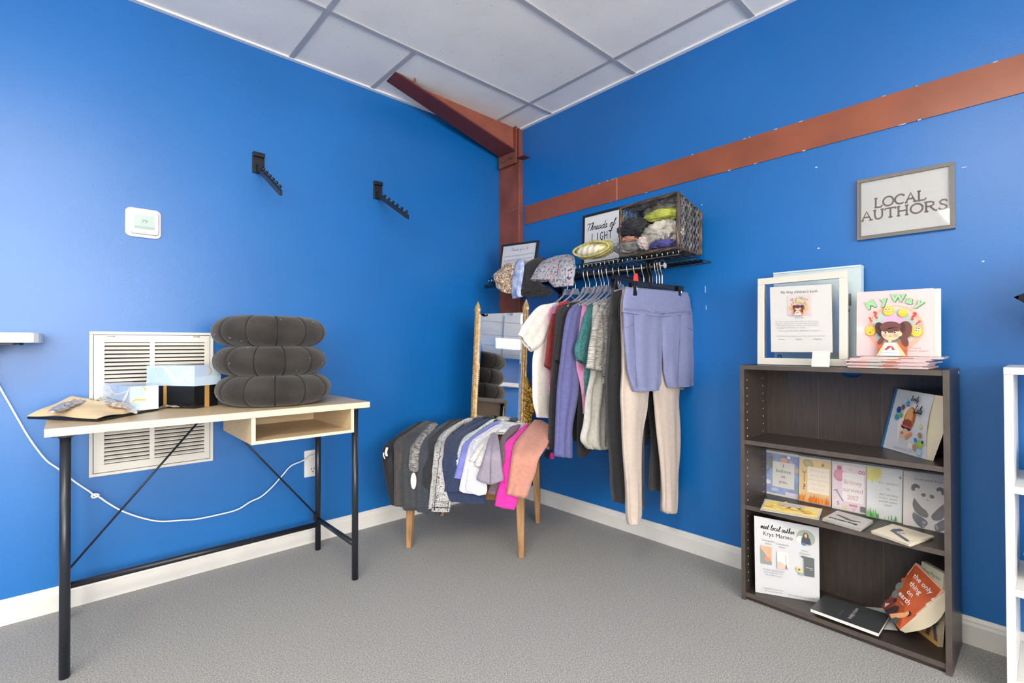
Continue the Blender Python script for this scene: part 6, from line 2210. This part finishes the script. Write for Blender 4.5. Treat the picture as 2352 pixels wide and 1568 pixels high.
CARDS = [
    ('blue night card reading I believe in you, leftmost on shelf', [(1757, 1139), (1834, 1143), (1835.5, 1045), (1759, 1033)], -.052, -.050, art_believe),
    ('mustard card with flames and pitchfork in a clear sleeve', [(1835, 1152), (1909, 1164), (1910, 1057), (1836, 1047)], -.058, -.054, art_basket),
    ('pink card reading Britney survived 2007 in clear sleeve', [(1911, 1172), (1989, 1181), (1991, 1068), (1911, 1058)], -.066, -.058, art_britney),
    ('pale card with yellow sun and green grass in clear sleeve', [(1990, 1188), (2072, 1201), (2074, 1079), (1991, 1068)], -.076, -.062, art_perfect),
    ("panda card reading I'm not proud of you, rightmost on shelf", [(2074, 1201), (2170, 1221), (2171, 1092), (2075, 1080)], -.086, -.066, art_panda)]
for lab, p, xb, xt, fn in CARDS:
    q = card_quad(p, xb, xt)
    if fn is art_panda:
        q[1].y = q[2].y = max(q[1].y, BY1+th+.002)
    t = thing('greeting_card', lab.replace('Britney ', ''), 'greeting card', (q[0]+q[1])/2, 'greeting cards in clear sleeves')
    obj('card', MB().slab(q, (.0012, 0, 0)), m_w1, t)
    a = Art(q, (-1, 0, 0), .00015)
    fn(a)
    a.done('printed_front', t)
    e = Vector((-.0045, 0, 0))
    up_ = (q[3]-q[0]).normalized()*.008
    obj('clear_sleeve', MB().slab([q[0]+e, q[1]+e, q[2]+e+up_, q[3]+e+up_], (-.0003, 0, 0)), m_sleeve, t)

# yellow long card lying in front, two stacks of note cards
q = [at('z', SH1+.002, 1746, 1170), at('z', SH1+.002, 1881, 1193), at('z', SH1+.013, 1889, 1168), at('z', SH1+.013, 1757, 1145)]
t = thing('bookmark_card', 'long yellow floral card tilted at the front of middle shelf', 'card', q[0])
obj('card', MB().slab(q, (0, 0, -.0015)), m_w1, t)
a = Art(q, None, .0004)
rr = random.Random(8)
a.rect(.03, .08, .97, .93, mat('yellow_wash', (240, 222, 150), rough=.4))
for i in range(26):
    a.ell(rr.uniform(.10, .90), rr.uniform(.24, .76), rr.uniform(.03, .07), rr.uniform(.06, .14), mat('petal_%d' % (i % 4), ((240, 206, 96), (244, 214, 150), (236, 190, 110), (244, 226, 120))[i % 4]), rot=rr.uniform(-30, 30), n=10)
a.rect(.34, .42, .72, .68, m_w1)
a.text('HELLO SUNSHINE', .53, .50, .09, mat('blue_grey_ink', (130, 150, 180)), width=.32)
a.done('printed_front', t)


def card_stack(lab, pts, n, mcol, fn, seed):
    rr = random.Random(seed)
    base = [at('z', SH1+.012, *p) for p in pts]
    for i in range(n):
        z = SH1+.001+i*.0022
        c = sum(base, Vector((0, 0, 0)))/4
        an = rr.uniform(-.05, .05) if i < n-1 else 0
        q = []
        for p in base:
            d = p-c
            d = Vector((d.x*math.cos(an)-d.y*math.sin(an), d.x*math.sin(an)+d.y*math.cos(an), 0))
            q.append(Vector((c.x+d.x, c.y+d.y, z)))
        last = i == n-1
        nm_ = ('bottom', 'second', 'third', 'fourth', 'top')[i if not last else 4]
        t = thing('note_card', '%s, %s card' % (lab, nm_), 'note card', c, lab+' pile')
        obj('card', MB().slab(q, (0, 0, .0008)), mcol, t)
        if last:
            a = Art([p+Vector((0, 0, .0008)) for p in q], (0, 0, 1), .0002)
            fn(a)
            a.done('printed_front', t)


def art_swan(a):
    a.poly([(.10, .62), (.22, .66), (.42, .58), (.62, .50), (.78, .54), (.86, .50), (.78, .46), (.70, .40), (.50, .40), (.34, .50), (.18, .58)], mat('slug_grey', (100, 98, 100)))
    a.text('swearing', .46, .20, .17, m_ink, bold=.03, width=.76)
    a.text('elegant', .62, .74, .07, m_inkg, width=.16)


def art_gun(a):
    m_ = mat('sketch_blue_grey', (98, 106, 128))
    a.poly([(.22, .62), (.30, .80), (.44, .74), (.38, .50), (.34, .40), (.26, .42)], m_)
    a.poly([(.36, .50), (.90, .20), (.88, .10), (.34, .40)], m_)
    a.ell(.50, .52, .07, .06, m_)
    a.ell(.50, .52, .05, .04, m_cream)
    for i in range(3):
        a.text(('cleans like the wind', 'your wit and charm on', 'this fine day')[i], .68, .80-.10*i, .06, mat('tan_ink', (190, 160, 130)), width=(.46, .44, .30)[i])


card_stack('white note cards with grey bird drawing', [(1889, 1189), (1978, 1213), (2005, 1193), (1923, 1171)], 5, m_w1, art_swan, 3)
card_stack('cream note cards with blue sketch', [(2000, 1216), (2088, 1247), (2146, 1228), (2050, 1200)], 4, m_cream, art_gun, 6)

# ---- bottom shelf
q = [at('x', -.215, 1735, 1356), at('x', -.140, 1883, 1382), at('x', -.205, 1881, 1212), at('x', -.232, 1732, 1184)]
q[0] = at('z', SH3+.001, 1735, 1359)
q[1] = at('z', SH3+.001, 1883, 1384)
hv = Vector((.012, 0.004, 1)).normalized()
n0 = (q[1]-q[0]).cross(Vector((0, 0, 1))).normalized()
if n0.dot(CAM-q[0]) < 0:
    n0 = -n0
tl_ = atp(q[0], (n0+Vector((0, 0, -.06))).normalized(), 1732, 1184)
tr_ = atp(q[0], (n0+Vector((0, 0, -.06))).normalized(), 1881, 1212)
q[2], q[3] = tr_, tl_
t = thing('author_poster', 'white meet local author poster leaning in lower left of bookcase', 'poster', (q[0]+q[1])/2)
obj('board', MB().slab(q, -n0*.003), mat('poster_white', (194, 196, 198), rough=.4, c2=(196, 198, 204), nscale=14), t)
a = Art(q, None, .0003)
a.strokes('meet local author', .10, .855, .072, m_ink, width=.53, pen=.05, shear=.2, rot=-1)
a.text('Krys Marino', .37, .77, .075, m_ink, width=.46)
a.ell(.80, .835, .140, .105, mat('photo_grey_green', (150, 160, 150)), n=36)
a.ell(.72, .80, .06, .05, mat('photo_light', (206, 210, 206)))
a.ell(.80, .85, .045, .055, mat('photo_hair', (84, 74, 70)))
a.ell(.80, .865, .022, .026, mat('photo_face', (206, 164, 140)))
a.poly([(.74, .84), (.86, .84), (.88, .755), (.73, .755)], mat('photo_coat', (70, 74, 84)))
a.poly([(.77, .75), (.84, .75), (.81, .735)], mat('photo_hand', (206, 170, 150)))
a.ell(.77, .75, .03, .02, mat('photo_blue', (70, 120, 170)))
for u, s1, s2, v in ((.22, 'Autobiographical', 'fiction', .70), (.44, 'Contemporary', 'fiction', .685), (.78, 'Poetry', 'Collections', .655)):
    a.text(s1, u, v, .030, m_inkg, width=.20 if u < .7 else .10)
    a.text(s2, u, v-.038, .030, m_inkg, width=.10 if u < .7 else .16)
a.rect(.10, .40, .27, .635, mat('poster_peach', (226, 160, 130)))
a.poly([(.10, .40), (.27, .40), (.27, .44), (.20, .50), (.10, .60)], mat('poster_teal', (130, 140, 138)))
a.ell(.20, .47, .05, .03, mat('poster_rose', (196, 130, 110)))
a.rect(.355, .37, .53, .60, mat('poster_sand', (222, 220, 204)))
a.poly([(.355, .37), (.53, .37), (.53, .40), (.40, .47), (.355, .46)], mat('poster_mauve', (196, 176, 166)))
a.rect(.49, .40, .497, .57, m_inkg)
a.poly([(.475, .385), (.493, .47), (.512, .385)], m_inkg)
a.poly([(.77, .34), (.92, .34), (.92, .59), (.73, .60), (.73, .575), (.77, .575)], mat('poster_charcoal', (92, 98, 98)))
a.rect(.79, .45, .90, .455, m_w1)
a.rect(.85, .43, .90, .434, m_w1)
a.star(.69, .41, .040, .024, 12, mat('flower_yellow', (226, 196, 120)))
a.ell(.69, .41, .018, .014, mat('flower_brown', (110, 80, 50)))
a.ell(.72, .355, .03, .02, mat('leaf_grey', (150, 164, 150)))
for i, s_ in enumerate(('Purchase signed copies', 'of my books here + I\'ll', 'ship them to you!')):
    a.text(s_, .29, .33-.033*i, .030, m_inkg, width=.33-.03*i, shear=.2)
for i, s_ in enumerate(('request for your town', 'or virtual events')):
    a.text(s_, .29, .085-.033*i, .028, m_inkg, width=.32-.04*i, shear=.2)
a.text("let's connect on social", .72, .045, .036, m_inkg, width=.40, shear=.35)
a.done('printed_front', t)

# black softcover lying at the front with papers under it
pz = SH3+.001
q = [at('z', pz+.004, 1895, 1412), at('z', pz+.004, 2018, 1449), at('z', pz+.004, 2050, 1420), at('z', pz+.004, 1930, 1385)]
t = thing('flower_booklet', 'white booklet with yellow flower under the black paperback', 'booklet', q[0])
obj('cover', MB().slab(q, (0, 0, -.003)), m_w1, t)
a = Art(q, (0, 0, 1), .0002)
a.star(.30, .30, .12, .06, 10, mat('flower_yellow', (226, 196, 120)))
a.star(.55, .22, .10, .05, 9, mat('flower_amber', (222, 164, 90)))
a.ell(.30, .30, .03, .05, mat('flower_brown', (110, 80, 50)))
a.done('printed_cover', t)
q = [at('z', pz+.007, 1975, 1440), at('z', pz+.007, 2062, 1447), at('z', pz+.010, 2034, 1396), at('z', pz+.010, 1980, 1393)]
t = thing('loose_paper', 'loose white sheet between the black and orange paperbacks', 'paper sheet', q[0])
obj('sheet', MB().slab(q, (0, 0, -.0006)), m_w1, t)
zb2 = pz+.012
q = [at('z', zb2+.012, 1861, 1397), at('z', zb2+.012, 2018, 1454), at('z', zb2+.012, 2045, 1411), at('z', zb2+.012, 1892, 1366)]
t = thing('paperback', 'dark charcoal paperback lying flat at the front of bottom shelf', 'book', q[0], 'paperbacks on the bottom shelf')
m_blkp = mat('charcoal_cover', (58, 62, 64), rough=.35)
obj('cover', MB().slab(q, (0, 0, -.0006)).slab([p-Vector((0, 0, .0114)) for p in q], (0, 0, -.0006)), m_blkp, t)
c = sum(q, Vector((0, 0, 0)))/4
obj('pages', MB().slab([c+(p-c)*.99-Vector((0, 0, .0007)) for p in q], (0, 0, -.0106)), mat('page_white', (214, 212, 209)), t)
qr = [q[1], q[2], q[3], q[0]]
a = Art(qr, (0, 0, 1), .0002)
a.text('hindsight in bloom', .5, .42, .085, m_w1, width=.62)
a.text('krys marino', .34, .58, .05, m_inkg, width=.26)
a.done('printed_cover', t)

# green grey paperback standing at the right, orange one leaning open on it
bl_, br_ = at('z', SH3+.001, 2105, 1447), at('z', SH3+.001, 2155, 1485)
tl_ = at('x', bl_.x-.006, 2117, 1288)
q = [bl_, br_, br_+(tl_-bl_), tl_]
for k in (1, 2):
    q[k].y = max(q[k].y, BY1+th+.004)
nn = (q[1]-q[0]).cross(q[3]-q[0]).normalized()
if nn.dot(CAM-q[0]) < 0:
    nn = -nn
t = thing('paperback', 'pale green paperback with a tower picture standing at the right', 'book', (q[0]+q[1])/2, 'paperbacks on the bottom shelf')
obj('cover', MB().slab(q, -nn*.0006), mat('sage_cover', (206, 206, 178), rough=.4), t)
obj('pages', MB().slab([p-nn*.0007 for p in q], -nn*.014), mat('page_tan', (226, 212, 178), rough=.7, c2=(206, 190, 156), nscale=70), t)
a = Art(q, nn, .0004)
a.text('Krys Marino', .50, .88, .07, mat('brown_title', (110, 90, 80)), width=.76)
a.poly([(0, 0), (1, 0), (1, .16), (.5, .20), (0, .42)], mat('amber_ground', (216, 166, 96)))
a.poly([(0, .1), (.34, .1), (.30, .5), (.12, .62), (0, .60)], mat('foliage_drawn', (150, 130, 96)))
a.poly([(.42, .06), (.60, .06), (.66, .22), (.74, .22), (.82, .06), (.98, .06), (.84, .30), (.76, .66), (.70, .66), (.60, .30)], mat('tower_brown', (110, 90, 90)))
a.rect(.50, .27, .92, .32, mat('tower_brown', (110, 90, 90)))
a.done('printed_cover', t)

qa = [at('x', -.150, 2027, 1393), at('x', -.238, 2066, 1446), at('x', -.185, 2170, 1357), at('x', -.112, 2104, 1292)]
nn = ((qa[1]-qa[0]).cross(qa[3]-qa[0])).normalized()
if nn.dot(CAM-qa[0]) < 0:
    nn = -nn
t = thing('paperback', 'orange the only thing on earth paperback leaning with fanned pages', 'book', (qa[0]+qa[1])/2, 'paperbacks on the bottom shelf')
obj('cover', MB().slab(qa, -nn*.0006), mat('orange_cover', (196, 98, 56), rough=.35, c2=(186, 84, 44), nscale=20), t)
fan = MB()
dirx = (qa[1]-qa[0]).normalized()
L_ = 12
for i in range(L_):
    f = i/(L_-1)
    # lower edge bows outward: pages follow an arc from the bottom corner to the top right corner
    p0, p1 = qa[1]-nn*(.001+.0016*i), qa[2]-nn*(.001+.0016*i)
    arc = []
    for k in range(9):
        s_ = k/8
        arc.append(p0*(1-s_)+p1*s_+dirx*(.034*math.sin(PI*s_)*(.35+.65*f))-nn*(.008*math.sin(PI*s_)*f))
    base = []
    q0, q1 = qa[0]-nn*(.001+.0010*i), qa[3]-nn*(.001+.0010*i)
    for k in range(9):
        s_ = k/8
        base.append(q0*(1-s_)+q1*s_)
    fan.add(base+arc, [(k, k+1, 9+k+1, 9+k) for k in range(8)], 0, False)
obj('fanned_pages', fan, mat('page_cream', (232, 222, 196)), t)
a = Art(qa, nn, .0004)
a.poly([(0, 1), (0, .74), (.22, .66), (.34, .60), (.42, .66), (.52, .60), (.62, .64), (.70, .46), (.86, .36), (1, .40), (1, 1)], mat('peach_sky', (238, 176, 146)))
a.poly([(.26, .62), (.42, .78), (.60, .70), (.66, .60), (.52, .54), (.36, .54)], mat('cloud_brown', (166, 74, 50)))
for u, v, r in ((.12, .62, .11), (.06, .48, .12), (.22, .52, .10), (.10, .34, .10), (.24, .40, .07)):
    a.ell(u, v, r, r*.7, mat('leaf_teal', (110, 120, 116)))
for u, v in ((.03, .62), (.16, .44), (.28, .46)):
    a.ell(u, v, .05, .04, mat('leaf_rust', (176, 84, 48)))
a.poly([(.0, .0), (.16, .0), (.22, .10), (.30, .20), (.24, .30), (.10, .26), (.0, .14)], mat('figure_rust', (120, 56, 50)))
a.ell(.26, .27, .055, .045, mat('figure_dark', (60, 44, 50)))
a.poly([(.06, .10), (.2, .16), (.14, .04)], m_w1)
a.poly([(.20, .0), (.46, .0), (.60, .16), (.52, .26), (.38, .22)], mat('figure_dark', (60, 44, 50)))
a.poly([(.44, .04), (.60, .02), (.86, .20), (.92, .30), (.84, .32), (.66, .20)], mat('figure_peach', (242, 176, 120)))
a.ell(.88, .31, .07, .05, mat('figure_dark', (60, 44, 50)))
a.ell(.84, .29, .06, .045, mat('figure_peach', (242, 176, 120)))
a.poly([(.60, .0), (.86, .02), (.80, .14), (.68, .10)], mat('figure_teal', (84, 92, 96)))
m_tt = mat('title_white', (240, 232, 226))
a.text('the only', .56, .80, .12, m_tt, width=.66, bold=.012)
a.text('thing', .50, .66, .12, m_tt, width=.42, bold=.012)
a.text('on', .50, .53, .12, m_tt, width=.20, bold=.012)
a.text('earth', .48, .40, .12, m_tt, width=.46, bold=.012)
a.text('a novel', .52, .33, .035, m_tt, width=.16)
a.done('printed_cover', t)

# ---------------------------------------------------------------- white open shelf unit at the right edge
m_wsh = mat('white_lacquer', (214, 214, 212), rough=.3, spec=.5)
wu = thing('white_shelf_unit', 'white open shelf unit cut off by the right photo edge', 'shelf unit', (-.16, -2.82, 0))
wy0, wy1, wx0, wx1 = -2.490, -3.16, -.305, -.022
for y0, y1 in ((wy0-.019, wy0), (wy1, wy1+.019)):
    obj('side_panel', MB().box((wx0, y0, 0), (wx1, y1, .925)), m_wsh, wu, bevel=.001)
obj('top_panel', MB().box((wx0-.004, wy1, .925), (wx1, wy0, .945)), m_wsh, wu, bevel=.001)
for z in (.050, .305, .592):
    obj('shelf', MB().box((wx0+.003, wy1+.019, z), (wx1, wy0-.019, z+.020)), m_wsh, wu, bevel=.001)
cu_ = at('x', -.2, 2356, 1052)
o = obj('blue_bag', crumple((-.16, -2.60, .612+.045), (.07, .06, .045), 4, .4, 2.6), mat('blue_film', (90, 150, 200), rough=.2, trans=.3))
tag(o, 'crinkled blue bag on the upper shelf of the white unit', 'bag')
o = obj('clear_bag', crumple((-.17, -2.595, .325+.062), (.07, .062, .062), 9, .4, 2.8), mat('clear_film', (206, 206, 206), rough=.2, trans=.35))
tag(o, 'crinkled clear bag on the lower shelf of the white unit', 'bag')
# dark cushion on top of the unit, one corner pointing left
t = thing('dark_cushion', 'dark cushion with pointed corner on top of white shelf unit', 'cushion', (-.16, -2.70, .945))
cs = MB()
for sg in (1, -1):
    def cf(u, v):
        X, Y = (u-.5)*2, (v-.5)*2
        k = max(0, (1-X**4)*(1-Y**4))**.5
        pin = 1-.10*(1-abs(X)**2)*abs(Y)**4
        a_, b_ = X*.5*(1-.12*(1-X*X)*0)*(1-.10*(1-abs(Y)**1.5)*abs(X)**6*0), Y*.5
        sx_ = X*(1-.12*(1-X*X)*(Y**4))
        # corners are kept long, edges pull in
        e = 1-.13*(1-(X*Y)**2)*max(abs(X), abs(Y))**3
        p = (X*e*.5, Y*e*.5)
        c45 = math.cos(math.radians(38))
        s45 = math.sin(math.radians(38))
        hy, hz = p[0]*c45-p[1]*s45, p[0]*s45+p[1]*c45
        return Vector((-.16+sg*.055*k, -2.696-hy*.27, 1.128+hz*.27))
    cs.grid(cf, 28, 28)
obj('cover', cs, mat('charcoal_cushion_cloth', (52, 52, 56), rough=.8, bump=.2, bscale=200), t)

# white shelf on the far wall, seen in the mirror
tag(obj('wall_shelf', MB().box((XF, -3.0, 1.70), (XF+.28, -.25, 1.80)), m_wsh), 'long white shelf on the distant wall, seen only in mirror', 'wall shelf')
